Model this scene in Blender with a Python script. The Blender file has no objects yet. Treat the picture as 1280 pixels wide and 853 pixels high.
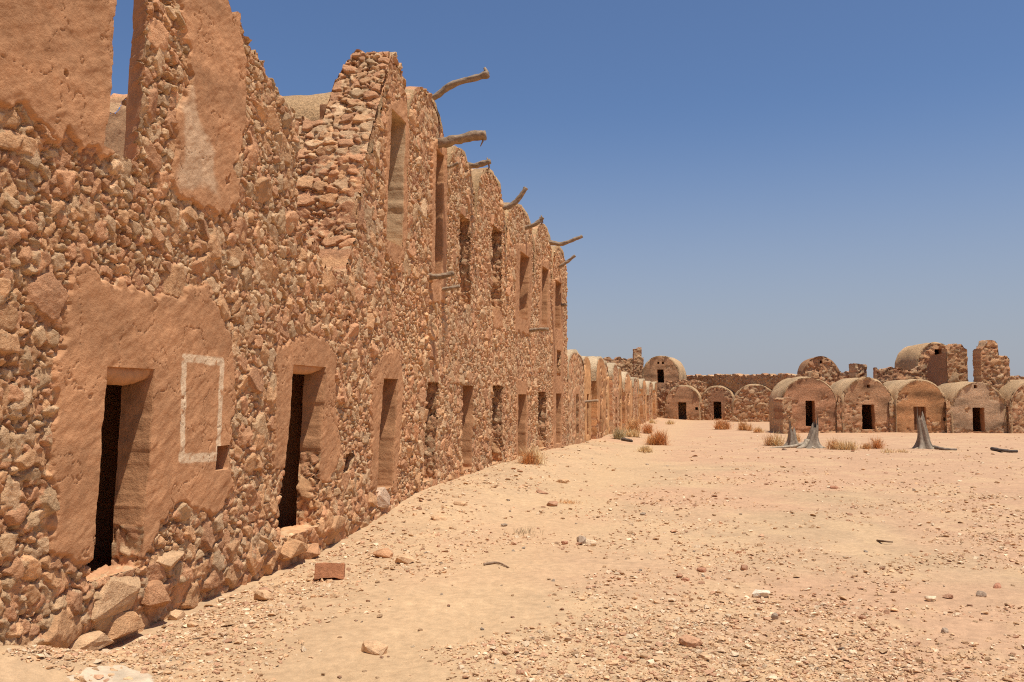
import bpy, bmesh, math, random
import numpy as np

# ------------------------------------------------------------------ camera, sky, sun, exposure
S = bpy.context.scene
COL = S.collection
EYE = 1.65
FPX, CXP, CYP = 1066.7, 640.0, 426.5
PITCH = math.atan(70.5 / FPX)
cam = bpy.data.cameras.new("camera")
cam.lens = 30.0
cam.sensor_width = 36.0
cam.clip_start = 0.05
cam.clip_end = 6000.0
camo = bpy.data.objects.new("camera", cam)
camo.location = (0, 0, EYE)
camo.rotation_euler = (math.pi / 2 + PITCH, 0, 0)
COL.objects.link(camo)
S.camera = camo

SUN = np.array([0.205, -0.20, 0.955])
SUN = SUN / np.linalg.norm(SUN)
SUN_EL = math.asin(SUN[2])
SUN_AZ = math.atan2(SUN[0], SUN[1])
w = bpy.data.worlds.new("World")
S.world = w
w.use_nodes = True
nt = w.node_tree
bg = nt.nodes["Background"]
sky = nt.nodes.new("ShaderNodeTexSky")
sky.sky_type = 'NISHITA'
sky.sun_disc = False
sky.sun_elevation = SUN_EL
sky.sun_rotation = SUN_AZ
sky.altitude = 300
sky.air_density = 1.0
sky.dust_density = 1.5
sky.ozone_density = 5.0
# dusty desert air: the clear-sky model pales to a lavender grey towards the horizon
tcw = nt.nodes.new("ShaderNodeTexCoord"); sep = nt.nodes.new("ShaderNodeSeparateXYZ"); mrw = nt.nodes.new("ShaderNodeMapRange"); mxw = nt.nodes.new("ShaderNodeMixRGB")
nt.links.new(tcw.outputs["Generated"], sep.inputs[0]); nt.links.new(sep.outputs[2], mrw.inputs[0])
mrw.interpolation_type = 'SMOOTHSTEP'
mrw.inputs[1].default_value = -.02; mrw.inputs[2].default_value = .34; mrw.inputs[3].default_value = .85; mrw.inputs[4].default_value = .0
nt.links.new(mrw.outputs[0], mxw.inputs[0]); nt.links.new(sky.outputs[0], mxw.inputs[1])
mxw.inputs[2].default_value = (4.05, 4.25, 4.85, 1)
tint = nt.nodes.new("ShaderNodeMixRGB"); tint.blend_type = 'MULTIPLY'; tint.inputs[0].default_value = 1.0
tint.inputs[2].default_value = (.96, 1.03, 1.14, 1)
nt.links.new(sky.outputs[0], tint.inputs[1]); nt.links.new(tint.outputs[0], mxw.inputs[1])
nt.links.new(mxw.outputs[0], bg.inputs[0])
bg.inputs[1].default_value = 0.096
sl = bpy.data.lights.new("sun", 'SUN')
sl.energy = 5.0
sl.angle = math.radians(0.5)
sl.color = (1.0, 0.96, 0.90)
so = bpy.data.objects.new("sun", sl)
from mathutils import Vector, Matrix
so.rotation_euler = Vector(SUN).to_track_quat('Z', 'Y').to_euler()
so.location = (20, -10, 40)
COL.objects.link(so)
vs = S.view_settings
vs.view_transform = 'Standard'
vs.look = 'None'
vs.exposure = 0.0
vs.gamma = 1.0
S.cycles.filter_width = 1.1
S.cycles.use_denoising = False
S.cycles.use_adaptive_sampling = False
S.cycles.max_bounces = 6
S.cycles.diffuse_bounces = 4

# ------------------------------------------------------------------ small maths
rng = np.random.default_rng(7)
random.seed(7)


def lin(r, g, b):
    f = lambda c: ((c / 255 + .055) / 1.055) ** 2.4 if c > 10 else c / 255 / 12.92
    return np.array([f(r), f(g), f(b)])


def hsh(ix, iy, seed):
    h = (ix.astype(np.int64) * 374761393 + iy.astype(np.int64) * 668265263 + int(seed) * 2147483 + 1013904223) & 0xFFFFFFFF
    h = ((h ^ (h >> 13)) * 1274126177) & 0xFFFFFFFF
    h = ((h ^ (h >> 16)) * 2246822519) & 0xFFFFFFFF
    h = h ^ (h >> 15)
    return (h & 0xFFFFFF).astype(np.float32) / float(0x1000000)


def vnoise(x, y, seed):
    ix = np.floor(x); iy = np.floor(y)
    fx = (x - ix); fy = (y - iy)
    fx = fx * fx * fx * (fx * (fx * 6 - 15) + 10)
    fy = fy * fy * fy * (fy * (fy * 6 - 15) + 10)
    ix = ix.astype(np.int64); iy = iy.astype(np.int64)
    a = hsh(ix, iy, seed); b = hsh(ix + 1, iy, seed)
    c = hsh(ix, iy + 1, seed); d = hsh(ix + 1, iy + 1, seed)
    return ((a + (b - a) * fx) * (1 - fy) + (c + (d - c) * fx) * fy) * 2 - 1


def fbm(x, y, seed, octv=4):
    s = 0; a = .5; 
    x = np.asarray(x, float); y = np.asarray(y, float)
    for k in range(octv):
        s = s + a * vnoise(x, y, seed + k * 17)
        x = x * 2.03 + 3.1; y = y * 2.03 + 1.7; a *= .5
    return s


def sstep(a, b, x):
    t = np.clip((x - a) / (b - a), 0, 1)
    return t * t * (3 - 2 * t)


def ray(px, py):
    dx = (px - CXP) / FPX; dz = -(py - CYP) / FPX
    c, s = math.cos(PITCH), math.sin(PITCH)
    return dx, c - dz * s, s + dz * c


def XW(u):
    """plan curve of the long left facade: x for a distance u down the courtyard"""
    u = np.asarray(u, float)
    t = u - 5.6
    a = -2.84 + .17 * t + .0025 * t * t
    e = t - 20
    b = -2.84 + 4.4 + .27 * e - .035 * (e - 10 * (1 - np.exp(-np.maximum(e, 0) / 10)))
    return np.where(t < 20, a, b)


def NW(u):
    d = (XW(u + .05) - XW(u - .05)) / .1
    n = np.sqrt(1 + d * d)
    return 1 / n, -d / n


def wall_path(u, z, h):
    nx, ny = NW(u)
    return np.stack([XW(u) + h * nx, u + h * ny, z], -1)


def on_wall(px, py):
    """point of the facade (u, z) seen at a place in the photograph"""
    dx, dy, dz = ray(px, py)
    lo, hi = 2.0, 150.0
    for _ in range(50):
        m = (lo + hi) / 2
        if XW(m) - dx / dy * m < 0: lo = m
        else: hi = m
    return m, EYE + dz / dy * m


def ground_z(x, y):
    x = np.asarray(x, float); y = np.asarray(y, float)
    d = np.maximum(x - XW(np.clip(y, 3, 90)), 0)
    m = .24 * np.exp(-(d / 1.5) ** 2) * sstep(9.5, 14, y) * (1 - .4 * sstep(22, 30, y))
    m = m - .05 * np.exp(-(d / .5) ** 2) * (1 - sstep(9, 12, y))
    m = m + .30 * np.exp(-(d / .55) ** 2) * (1 - sstep(4.9, 5.9, y)) + .05 * np.exp(-((d - .8) / .6) ** 2) * sstep(9, 12, y) * (1 - sstep(20, 26, y))
    n = .03 * fbm(x * .45, y * .45, 901, 3) + .022 * fbm(x * 1.7, y * 1.7, 911, 4)
    return m + n


def on_ground(px, py):
    dx, dy, dz = ray(px, py)
    z = 0
    for _ in range(6):
        k = (z - EYE) / dz
        z = float(ground_z(dx * k, dy * k))
    return dx * k, dy * k, z


# ------------------------------------------------------------------ materials
def masonry_mat(name, fine, med, rough=.95, cvar=.25):
    m = bpy.data.materials.new(name); m.use_nodes = True
    n = m.node_tree.nodes; l = m.node_tree.links
    p = n["Principled BSDF"]
    p.inputs["Roughness"].default_value = rough
    p.inputs["Specular IOR Level"].default_value = .12
    at = n.new("ShaderNodeAttribute"); at.attribute_name = "Col"
    tc = n.new("ShaderNodeTexCoord")
    def noise(sc, det, r=.6):
        t = n.new("ShaderNodeTexNoise"); t.inputs["Scale"].default_value = sc
        t.inputs["Detail"].default_value = det; t.inputs["Roughness"].default_value = r
        l.new(tc.outputs["Object"], t.inputs["Vector"]); return t
    a = noise(14, 5); b = noise(85, 4, .7)
    r = n.new("ShaderNodeMapRange"); r.inputs[1].default_value = .3; r.inputs[2].default_value = .7
    r.inputs[3].default_value = 1 - cvar; r.inputs[4].default_value = 1 + cvar * .8
    l.new(a.outputs[0], r.inputs[0])
    r2 = n.new("ShaderNodeMapRange"); r2.inputs[1].default_value = .3; r2.inputs[2].default_value = .7
    r2.inputs[3].default_value = 1 - cvar * .7; r2.inputs[4].default_value = 1 + cvar * .6
    l.new(b.outputs[0], r2.inputs[0])
    mu = n.new("ShaderNodeMath"); mu.operation = 'MULTIPLY'
    l.new(r.outputs[0], mu.inputs[0]); l.new(r2.outputs[0], mu.inputs[1])
    vm = n.new("ShaderNodeVectorMath"); vm.operation = 'SCALE'
    l.new(at.outputs["Color"], vm.inputs[0]); l.new(mu.outputs[0], vm.inputs["Scale"])
    l.new(vm.outputs[0], p.inputs["Base Color"])
    b1 = n.new("ShaderNodeBump"); b1.inputs["Strength"].default_value = .8; b1.inputs["Distance"].default_value = med
    c = noise(28, 5, .65)
    l.new(c.outputs[0], b1.inputs["Height"])
    b2 = n.new("ShaderNodeBump"); b2.inputs["Strength"].default_value = .7; b2.inputs["Distance"].default_value = fine
    l.new(b.outputs[0], b2.inputs["Height"]); l.new(b1.outputs[0], b2.inputs["Normal"])
    l.new(b2.outputs[0], p.inputs["Normal"])
    return m


M_STONE = masonry_mat("rubble stone", .010, .032, cvar=.22)
M_PLAST = masonry_mat("mud plaster", .005, .010, cvar=.15)
M_FAR = masonry_mat("distant masonry", .014, .09, cvar=.25)
M_ROCK = masonry_mat("loose rock", .006, .015, cvar=.25)
M_WOOD = masonry_mat("weathered wood", .006, .012, rough=.85, cvar=.30)
M_SAND = masonry_mat("sandy ground", .007, .012, cvar=.16)
M_TWIG = masonry_mat("dry twigs", .001, .001, cvar=.3)

C_CREAM = lin(212, 177, 132)
C_OCHRE = lin(202, 152, 102)
C_ORANGE = lin(192, 134, 90)
C_PINK = lin(202, 144, 97)
C_GREY = lin(194, 161, 117)
C_MORT = lin(166, 117, 84)
C_PLAST = lin(188, 138, 97)
C_PALE = lin(212, 182, 142)
C_SAND = lin(191, 158, 120)


# ------------------------------------------------------------------ mesh making
def mk(name, v, q, col=None, mat=None, parent=None, smooth=True):
    v = np.asarray(v, np.float32); q = np.asarray(q, np.int32)
    me = bpy.data.meshes.new(name)
    me.vertices.add(len(v)); me.vertices.foreach_set("co", v.ravel())
    k = q.shape[1]
    me.loops.add(q.size); me.loops.foreach_set("vertex_index", q.ravel())
    me.polygons.add(len(q)); me.polygons.foreach_set("loop_start", np.arange(0, q.size, k, dtype=np.int32))
    try:
        me.polygons.foreach_set("loop_total", np.full(len(q), k, np.int32))
    except Exception:
        pass
    me.polygons.foreach_set("use_smooth", np.full(len(q), bool(smooth)))
    me.update(calc_edges=True)
    if col is not None:
        a = me.color_attributes.new("Col", 'FLOAT_COLOR', 'POINT')
        c = np.ones((len(v), 4), np.float32); c[:, :3] = col
        a.data.foreach_set("color", c.ravel())
    if mat: me.materials.append(mat)
    o = bpy.data.objects.new(name, me); COL.objects.link(o)
    if parent is not None: o.parent = parent
    return o


def sub(v, c, q):
    ids, inv = np.unique(q, return_inverse=True)
    return v[ids], c[ids], inv.reshape(q.shape)


def tag(o, label=None, cat=None, group=None, kind=None):
    if label: o["label"] = label
    if cat: o["category"] = cat
    if group: o["group"] = group
    if kind: o["kind"] = kind
    return o


def thing(name, label, cat, loc=(0, 0, 0), group=None):
    o = bpy.data.objects.new(name, None); COL.objects.link(o)
    o.location = loc; o.empty_display_size = .2
    tag(o, label, cat, group)
    return o


def local(o, root):
    """parts are built in world coordinates: move the mesh under its thing's base"""
    o.data.transform(Matrix.Translation(-Vector(root.location)))
    o.parent = root
    return o


# ------------------------------------------------------------------ rubble
def stones(x, y, cell, seed, hgt, keep=1.0, flat=1.0, rad=.64, tl=.55, deep=.034, reach=1.12):
    """angular stones bedded against each other: polygonal cells with sunk joints, seen as a height field"""
    F1 = np.full(x.shape, 9.0, np.float32); F2 = np.full(x.shape, 9.0, np.float32)
    rid = np.zeros(x.shape, np.float32); rid2 = np.zeros(x.shape, np.float32); top = np.zeros(x.shape, np.float32); RR = np.zeros(x.shape, np.float32)
    y = y * flat
    ix0 = np.floor(x / cell).astype(np.int64); iy0 = np.floor(y / cell).astype(np.int64)
    for di in (-1, 0, 1):
        for dj in (-1, 0, 1):
            ix = ix0 + di; iy = iy0 + dj
            r = [hsh(ix, iy, seed + k * 31) for k in range(8)]
            cx = (ix + .5 + (r[0] - .5) * .9) * cell; cy = (iy + .5 + (r[1] - .5) * .9) * cell
            an = r[2] * 6.283
            ca, sa = np.cos(an), np.sin(an)
            dx = x - cx; dy = y - cy
            R = cell * rad * (.62 + .70 * r[3])
            el = 1 + .8 * r[4]
            lx = (dx * ca + dy * sa) / (R * el ** .5); ly = (-dx * sa + dy * ca) / (R / el ** .5)
            g = np.zeros_like(x)
            for k in range(6):
                th = k * 1.0472 + (hsh(ix, iy, seed + 501 + k) - .5) * .8
                dk = .72 + .33 * hsh(ix, iy, seed + 601 + k)
                g = np.maximum(g, (lx * np.cos(th) + ly * np.sin(th)) / dk)
            g = np.where(hsh(ix, iy, seed + 77) < keep, g, 9.0)
            t = hgt * (.10 + 1.0 * r[5]) + cell * tl * ((r[6] - .5) * .40 * lx + (r[7] - .5) * .50 * ly)
            t2 = hgt * (.35 + .8 * r[6]) - cell * tl * .8 * (lx * (r[3] - .5) * 2 + ly * (r[5] - .5) * 2) * .6
            t = np.minimum(t, t2)
            m = g < F1
            F2 = np.where(m, F1, np.minimum(F2, g))
            top = np.where(m, t, top); RR = np.where(m, R, RR)
            rid = np.where(m, hsh(ix, iy, seed + 5), rid); rid2 = np.where(m, hsh(ix, iy, seed + 6), rid2)
            F1 = np.where(m, g, F1)
    edge = np.minimum((F2 - F1) * RR * 2.2 - deep, (reach - F1) * RR * 2.6 - deep * .5)
    h = np.where(F1 < reach, np.minimum(top, edge), -9)
    return h, rid, rid2


def stone_col(r1, r2):
    c = np.empty(r1.shape + (3,))
    pal = np.array([C_CREAM, C_OCHRE, C_ORANGE, C_OCHRE * 1.08, C_PINK, C_GREY, C_ORANGE * .92, C_CREAM * .9])
    c = pal[np.minimum((r1 * 8).astype(int), 7)]
    c = c * .6 + .4 * lin(203, 158, 121)
    return c * (.82 + .36 * r2)[..., None]


def rubble(u, z, st):
    sc = st.get('scale', 1.0); sd = st.get('seed', 1); fl = st.get('flat', 1.0); amp = st.get('amp', 1.0)
    wx = u + .016 * sc * fbm(u * 9 / sc, z * 9 / sc, sd + 300, 2); wz = z + .016 * sc * fbm(u * 9 / sc, z * 9 / sc, sd + 340, 2)
    h = (-.046 + .024 * fbm(u * 10, z * 10, sd + 200, 3)) * amp
    col = np.broadcast_to(C_MORT, u.shape + (3,)).copy()
    mud = fbm(u * 1.1 + 9, z * 1.3, sd + 280, 4)
    big_ = fbm(u * .8 + 4, z * .8, sd + 290, 3)
    h = h + (.046 * sstep(.02, .34, mud) + .010 * fbm(u * 24, z * 24, sd + 295, 3) * sstep(.0, .3, mud)) * amp
    lay = st.get('layers', ((.046, .020, .95), (.085, .036, .82), (.135, .048, .50), (.20, .058, .20)))
    for k, (cell, hg, keep) in enumerate(lay):
        b, r1, r2 = stones(wx + k * 13.7, wz + k * 7.3, cell * sc, sd * 7 + k * 1000, hg * amp * sc * (1 - .30 * sstep(0, .4, mud)), keep * (1 if k < 2 else np.clip(1 + 1.8 * big_, .25, 1.5)), fl)
        m = b > h
        h = np.where(m, b, h); col = np.where(m[..., None], stone_col(r1, r2), col)
    if 'big' in st:
        b, r1, r2 = stones(wx, wz, .27, sd * 7 + 9000, .07, .9)
        m = (b > h) & st['big'](u, z)
        h = np.where(m, b, h); col = np.where(m[..., None], stone_col(.1 + r1 * .5, r2), col)
    h = h + .006 * fbm(u * 30, z * 30, sd + 250, 2)
    # broad tone drift: washed, dusty and redder areas of the wall
    n = fbm(u * .7, z * .7, sd + 270, 3)
    col = col * (1 + .16 * n)[..., None] * (1 + np.stack([0 * n, -.05 * n, -.10 * n], -1))
    return h, col


def poly_sd(u, z, poly):
    P = np.asarray(poly, float)
    d = np.full(u.shape, 1e9); ins = np.zeros(u.shape, bool)
    for i in range(len(P)):
        a = P[i]; b = P[(i + 1) % len(P)]
        ex, ey = b - a
        wx = u - a[0]; wy = z - a[1]
        t = np.clip((wx * ex + wy * ey) / (ex * ex + ey * ey + 1e-12), 0, 1)
        d = np.minimum(d, (wx - ex * t) ** 2 + (wy - ey * t) ** 2)
        c = (a[1] > z) != (b[1] > z)
        with np.errstate(divide='ignore', invalid='ignore'):
            xi = ex * (z - a[1]) / (ey if ey != 0 else 1e-12) + a[0]
        ins ^= c & (u < xi)
    d = np.sqrt(d)
    return np.where(ins, -d, d)


def surface(u, z, st, zones):
    h, col = rubble(u, z, st)
    pid = np.full(u.shape, -1, int)
    for k, zn in enumerate(zones):
        P = np.asarray(zn['poly'], float)
        bb = (u > P[:, 0].min() - .3) & (u < P[:, 0].max() + .3) & (z > P[:, 1].min() - .3) & (z < P[:, 1].max() + .3)
        if not bb.any(): continue
        uu = u[bb]; zz = z[bb]
        sd = poly_sd(uu, zz, P)
        rg = zn.get('rag', .06)
        sd = sd + rg * fbm(uu * 5, zz * 5, 40 + k + st.get('seed', 1), 4) * 1.6 + rg * .9 * fbm(uu * 17, zz * 17, 70 + k, 3)
        if zn.get('worn'):
            sd = np.where(fbm(uu * 1.5, zz * 1.9, 60 + k + 3 * st.get('seed', 1), 4) > zn['worn'], np.maximum(sd, .01), sd)
        m = sd < 0
        lv = zn.get('level', .045)
        hp = .012 + (lv - .012) * sstep(0, .03, -sd) +   .015 * fbm(uu * 2.2, zz * 2.2, 80 + k, 3) + .006 * fbm(uu * 9, zz * 7, 90 + k, 3)
        tro = fbm(uu * 5 + zz * 4, zz * 14 - uu * 9, 95 + k, 3)
        hp = hp + .007 * tro
        cr = np.abs(fbm(uu * 2.6, zz * 2.6, 110 + k, 4))
        hp = hp - np.where(cr < .006, .009, 0)
        b = zn.get('bump', 1.0)
        rub = h[bb]
        hp = np.maximum(hp, rub * (.55 if zn.get('thin') else .0) - .02)
        hh = h[bb]; hh[m] = hp[m]; h[bb] = hh
        c0 = zn.get('col', C_PLAST)
        n = fbm(uu * 1.7, zz * 1.7, 120 + k, 4) if 'mott' not in zn else fbm(uu * .9, zz * 2.8, 120 + k + st.get('seed', 1), 5)
        n2 = fbm(uu * 7, zz * 7, 130 + k, 3)
        cc = c0[None] * (1 + zn.get('mott', .22) * n + .12 * n2)[:, None]
        if 'pale' in zn:
            pm = sstep(.02, .10, -poly_sd(uu, zz, zn['pale']) + .10 * fbm(uu * 5, zz * 5, 140, 3))
            cc = cc * (1 - pm[:, None]) + lin(205, 168, 130)[None] * (1 + .12 * n2)[:, None] * pm[:, None]
        if 'rect' in zn:
            sd2 = np.abs(poly_sd(uu, zz, zn['rect'])) + .012 * fbm(uu * 12, zz * 12, 150, 3)
            pm = sstep(.042, .030, sd2) * sstep(-.60, -.25, fbm(uu * 20, zz * 20, 160, 3)) * .85
            cc = cc * (1 - pm[:, None]) + lin(230, 202, 164)[None] * pm[:, None]
        cl = col[bb]; cl[m] = cc[m]; col[bb] = cl
        p = pid[bb]; p[m] = k; pid[bb] = p
    return h, col, pid


# ------------------------------------------------------------------ walls with openings
def edges_of(op):
    """left and right edge of an opening as functions of z"""
    z0, z1 = op['z0'], op['z1']
    (l0, l1), (r0, r1) = op['l'], op['r']
    rg = op.get('rough', .0); sd = op.get('seed', 3)
    def L(z):
        t = (z - z0) / (z1 - z0)
        return l0 + (l1 - l0) * t + rg * (fbm(z * 6, z * 0 + .3, sd, 3) + .5 * np.round(1.4 * vnoise(z * 7, z * 0 + 5.2, sd + 3)))
    def R(z):
        t = (z - z0) / (z1 - z0)
        return r0 + (r1 - r0) * t + rg * (fbm(z * 6, z * 0 + 9.3, sd + 7, 3) + .5 * np.round(1.4 * vnoise(z * 7, z * 0 + 7.2, sd + 9)))
    return L, R


def facade(root, path, us, zs, top, st, zones=(), openings=(), name='facade', mat=M_STONE, pmat=M_PLAST, rim=0, sides=0, undercut=None,
           zone_name='plaster_patch'):
    us = np.asarray(us, float); zs = np.asarray(zs, float).copy()
    for op in openings:
        for zz in (op['z0'], op['z1']):
            zs[np.argmin(np.abs(zs - zz))] = zz
    zs = np.sort(zs)
    nu, nz = len(us), len(zs)
    U, Z = np.meshgrid(us, zs)
    zt = top(us)
    kt = np.clip(np.array([np.argmin(np.abs(zs - t)) for t in zt]), 1, nz - 1)
    Z[kt, np.arange(nu)] = np.maximum(zt, zs[kt - 1] + .002)
    fr = np.arange(nz - 1)[:, None]
    valid = (fr < kt[None, :-1]) & (fr < kt[None, 1:])
    for op in openings:
        L, R = edges_of(op)
        rows = np.where((zs >= op['z0'] - 1e-6) & (zs <= op['z1'] + 1e-6))[0]
        if len(rows) < 2: continue
        for E in (L, R):
            e = E(zs[rows])
            j = np.array([np.argmin(np.abs(us - q)) for q in e])
            U[rows, j] = e
        cu = (U[:-1, :-1] + U[1:, :-1] + U[:-1, 1:] + U[1:, 1:]) / 4
        cz = (zs[:-1] + zs[1:]) / 2
        inz = (cz > op['z0']) & (cz < op['z1'])
        lo = L(cz)[:, None]; hi = R(cz)[:, None]
        valid &= ~(inz[:, None] & (cu > lo) & (cu < hi))
    H, C, P = surface(U, Z, st, zones)
    if undercut: H = H - undercut(U, Z)
    V = path(U, Z, H).reshape(-1, 3); C = C.reshape(-1, 3)
    idx = np.arange(nu * nz).reshape(nz, nu)
    Q = np.stack([idx[:-1, :-1], idx[:-1, 1:], idx[1:, 1:], idx[1:, :-1]], -1)
    pf = np.maximum(np.maximum(P[:-1, :-1], P[1:, 1:]), np.maximum(P[1:, :-1], P[:-1, 1:]))
    ex_v = []; ex_q = []; ex_c = []; base = len(V)
    def strip(uu, zz, hh, cc, depth, n):
        nonlocal base
        r0 = base
        m = len(uu)
        for k in range(n + 1):
            t = k / n
            jz = zz + (.05 * fbm(uu * 4 + k, zz * 4, 61 + k, 3) * min(1, k)); ju = uu + .03 * fbm(uu * 5, zz * 5 + k * 2, 62 + k, 2) * min(1, k)
            ex_v.append(path(ju, jz, hh - depth * t)); ex_c.append(cc * (1 + .2 * fbm(uu * 6, zz * 6 + k * 3, 65, 2))[:, None])
        for k in range(n):
            a = r0 + k * m + np.arange(m - 1)
            ex_q.append(np.stack([a, a + 1, a + m + 1, a + m], -1))
        base += (n + 1) * m
    if rim:
        ar = np.arange(nu)
        strip(us, Z[kt, ar], H[kt, ar], C.reshape(nz, nu, 3)[kt, ar], rim, max(2, int(rim / .12)))
    if sides:
        for c in (0, nu - 1):
            kk = kt[c] + 1
            strip(U[:kk, c], Z[:kk, c], H[:kk, c], C.reshape(nz, nu, 3)[:kk, c], sides, max(2, int(sides / .25)))
    body = Q[valid & (pf < 0)]
    VV = np.concatenate([V] + ex_v) if ex_v else V
    CC = np.concatenate([C] + ex_c) if ex_c else C
    QQ = np.concatenate([body] + ex_q) if ex_q else body
    out = []
    if len(QQ):
        out.append(local(mk(name, *[(a) for a in (lambda t: (t[0], t[2], t[1]))(sub(VV, CC, QQ))], mat), root))
    for k, zn in enumerate(zones):
        q = Q[valid & (pf == k)]
        if len(q):
            v, c, qq = sub(V, C, q)
            o = local(mk(zn.get('name', zone_name), v, qq, c, pmat), root)
            if zn.get('label'): o['label'] = zn['label']
    # reveals
    for op in openings:
        L, R = edges_of(op)
        res = op.get('res', .02)
        z0, z1 = op['z0'], op['z1']
        zr = np.linspace(z0, z1, max(3, int((z1 - z0) / res)))
        l, r = L(zr), R(zr)
        hu = np.linspace(l[-1], r[-1], max(3, int((r[-1] - l[-1]) / res)))
        su = np.linspace(r[0], l[0], len(hu))
        pu = np.concatenate([l, hu[1:-1], r[::-1], su[1:]]); pz = np.concatenate([zr, np.full(len(hu) - 2, z1), zr[::-1], np.full(len(su) - 1, z0)])
        n1, n2, n3 = len(zr), len(hu) - 2, len(zr)
        ou = np.zeros(len(pu)); oz = np.zeros(len(pu))
        ou[:n1] = 1; oz[n1:n1 + n2] = -1; ou[n1 + n2:n1 + n2 + n3] = -1; oz[n1 + n2 + n3:] = 1
        ps = np.concatenate([[0], np.cumsum(np.hypot(np.diff(pu), np.diff(pz)))])
        h0, c0, _ = surface(pu, pz, st, zones)
        if undercut: h0 = h0 - undercut(pu, pz)
        dep = op.get('depth', .5)
        nd = max(3, int(dep / res))
        vs_, cs_ = [], []
        cuu, czz = (pu.min() + pu.max()) / 2, (z0 + z1) / 2
        flare = op.get('flare', 0)
        vs_.append(path(pu - ou * .05, pz - oz * .05, h0 - .05)); cs_.append(c0)
        for k in range(nd + 1):
            t = k / nd
            rp = min(1, k / 2.0)
            if op.get('plaster', True):
                dsp = (.014 * fbm(ps * 3, ps * 0 + t * dep * 3, 210 + st['seed'], 3) + .005 * fbm(ps * 14, ps * 0 + t * dep * 14, 211, 2)) * rp
                cc = op.get('col', C_PLAST)[None] * (1 + .2 * fbm(ps * 2, ps * 0 + t * dep * 2, 213, 3) + .1 * fbm(ps * 9, ps * 0 + t * 5, 214, 2))[:, None]
                if op.get('stony'):
                    sh, sc_ = rubble(ps, ps * 0 + t * dep + 3.3, dict(seed=st['seed'] + 5, flat=1.5))
                    mm = pz < op['stony'] + .12 * fbm(ps * 4, ps * 0, 219, 2)
                    dsp = np.where(mm, (sh - .02) * rp * .8, dsp); cc = np.where(mm[:, None], sc_, cc)
            else:
                sh, cc = rubble(ps, ps * 0 + t * dep + 3.3, dict(seed=st['seed'] + 5, flat=1.5, scale=op.get('sscale', 1.0)))
                dsp = (sh - .03) * rp * .8
            if k < 1: cc = c0
            hh = h0 * (1 - t) - dep * t
            fl = flare * t * dep
            vs_.append(path(pu + ou * (dsp - fl), pz + oz * dsp, hh)); cs_.append(cc)
        m = len(pu)
        def quads(n, m):
            a = (np.arange(n)[:, None] * m + np.arange(m - 1)[None]).ravel()
            return np.stack([a, a + m, a + m + 1, a + 1], -1)
        nm = op.get('name', 'doorway')
        d = local(mk(nm, np.concatenate(vs_), quads(nd + 1, m), np.concatenate(cs_), op.get('mat', M_PLAST if op.get('plaster', True) else mat)), root)
        if op.get('label'): d['label'] = op['label']
        if op.get('chamber', 2.6):
            ch = op.get('chamber', 2.6)
            wd = max(.35, (op.get('room', 1.9) - (pu.max() - pu.min())) / 2)
            u1 = pu - ou * flare * dep
            wide_u = np.where(pu > cuu, pu + wd, pu - wd) * .5 + .5 * (cuu + (pu - cuu) * (1 + 2 * wd / (pu.max() - pu.min())))
            wide_z = np.where(pz > czz, np.minimum(pz + .35, op.get('ceil', 9.0)), pz - .05)
            rings = [path(u1, pz, np.full(m, -dep)), path(wide_u, wide_z, np.full(m, -dep - .01))]
            for k in range(1, 6):
                rings.append(path(wide_u + .02 * fbm(ps * 2, ps * 0 + k, 230, 2), wide_z, np.full(m, -dep - ch * k / 5)))
            rings.append(path(np.full(m, cuu), np.full(m, czz), np.full(m, -dep - ch)))
            rv = np.concatenate(rings)
            o = mk('chamber', rv, quads(len(rings) - 1, m), np.broadcast_to(C_PLAST * .8, (len(rv), 3)), M_PLAST)
            local(o, root); o.parent = d
    return out


def lerp_fn(pts):
    p = np.asarray(pts, float)
    return lambda u: np.interp(u, p[:, 0], p[:, 1])


def vault(root, path, prof_u, prof_z, h0, h1, col, seed, thick=.05, name='vault_roof', du=None, mat=M_FAR, nseg=None, rag=.0):
    """barrel roof: the profile pushed back from the facade as a thick shell with a front rim"""
    u = np.asarray(prof_u, float); z = np.asarray(prof_z, float)
    n = nseg or max(6, int(abs(h1 - h0) / .15))
    tu = np.gradient(u); tz = np.gradient(z); L = np.hypot(tu, tz) + 1e-9
    nu_, nz_ = -tz / L, tu / L
    s = np.concatenate([[0], np.cumsum(np.hypot(np.diff(u), np.diff(z)))])
    V = []; C = []
    V.append(path(u - nu_ * .06, z - nz_ * .06, np.full(len(u), h0))); C.append(np.broadcast_to(col * .92, (len(u), 3)))
    for k in range(n + 1):
        t = k / n
        h = h0 + (h1 - h0) * t
        d = thick + .07 * fbm(s * 1.1, s * 0 + h * 1.0, seed, 3) + .03 * fbm(s * 4, s * 0 + h * 4, seed + 4, 3)
        hh = np.full(len(u), h) + (rag * fbm(s * 3, s * 0, seed + 9, 3) if k == 0 else 0)
        V.append(path(u + nu_ * d, z + nz_ * d, hh))
        C.append(col[None] * (1 + .32 * fbm(s * 1.1, s * 0 + h * 1.1, seed + 6, 4) + .10 * fbm(s * 6, s * 0 + h * 6, seed + 7, 2))[:, None])
    m = len(u)
    a = (np.arange(n + 1)[:, None] * m + np.arange(m - 1)[None]).ravel()
    q = np.stack([a, a + 1, a + m + 1, a + m], -1)
    return local(mk(name, np.concatenate(V), q, np.concatenate(C), mat), root)


def arch_top(c, half, crest, spring):
    def f(u):
        t = np.clip((np.asarray(u, float) - c) / half, -1, 1)
        return spring + (crest - spring) * np.sqrt(np.maximum(0, 1 - t * t))
    return f


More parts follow.
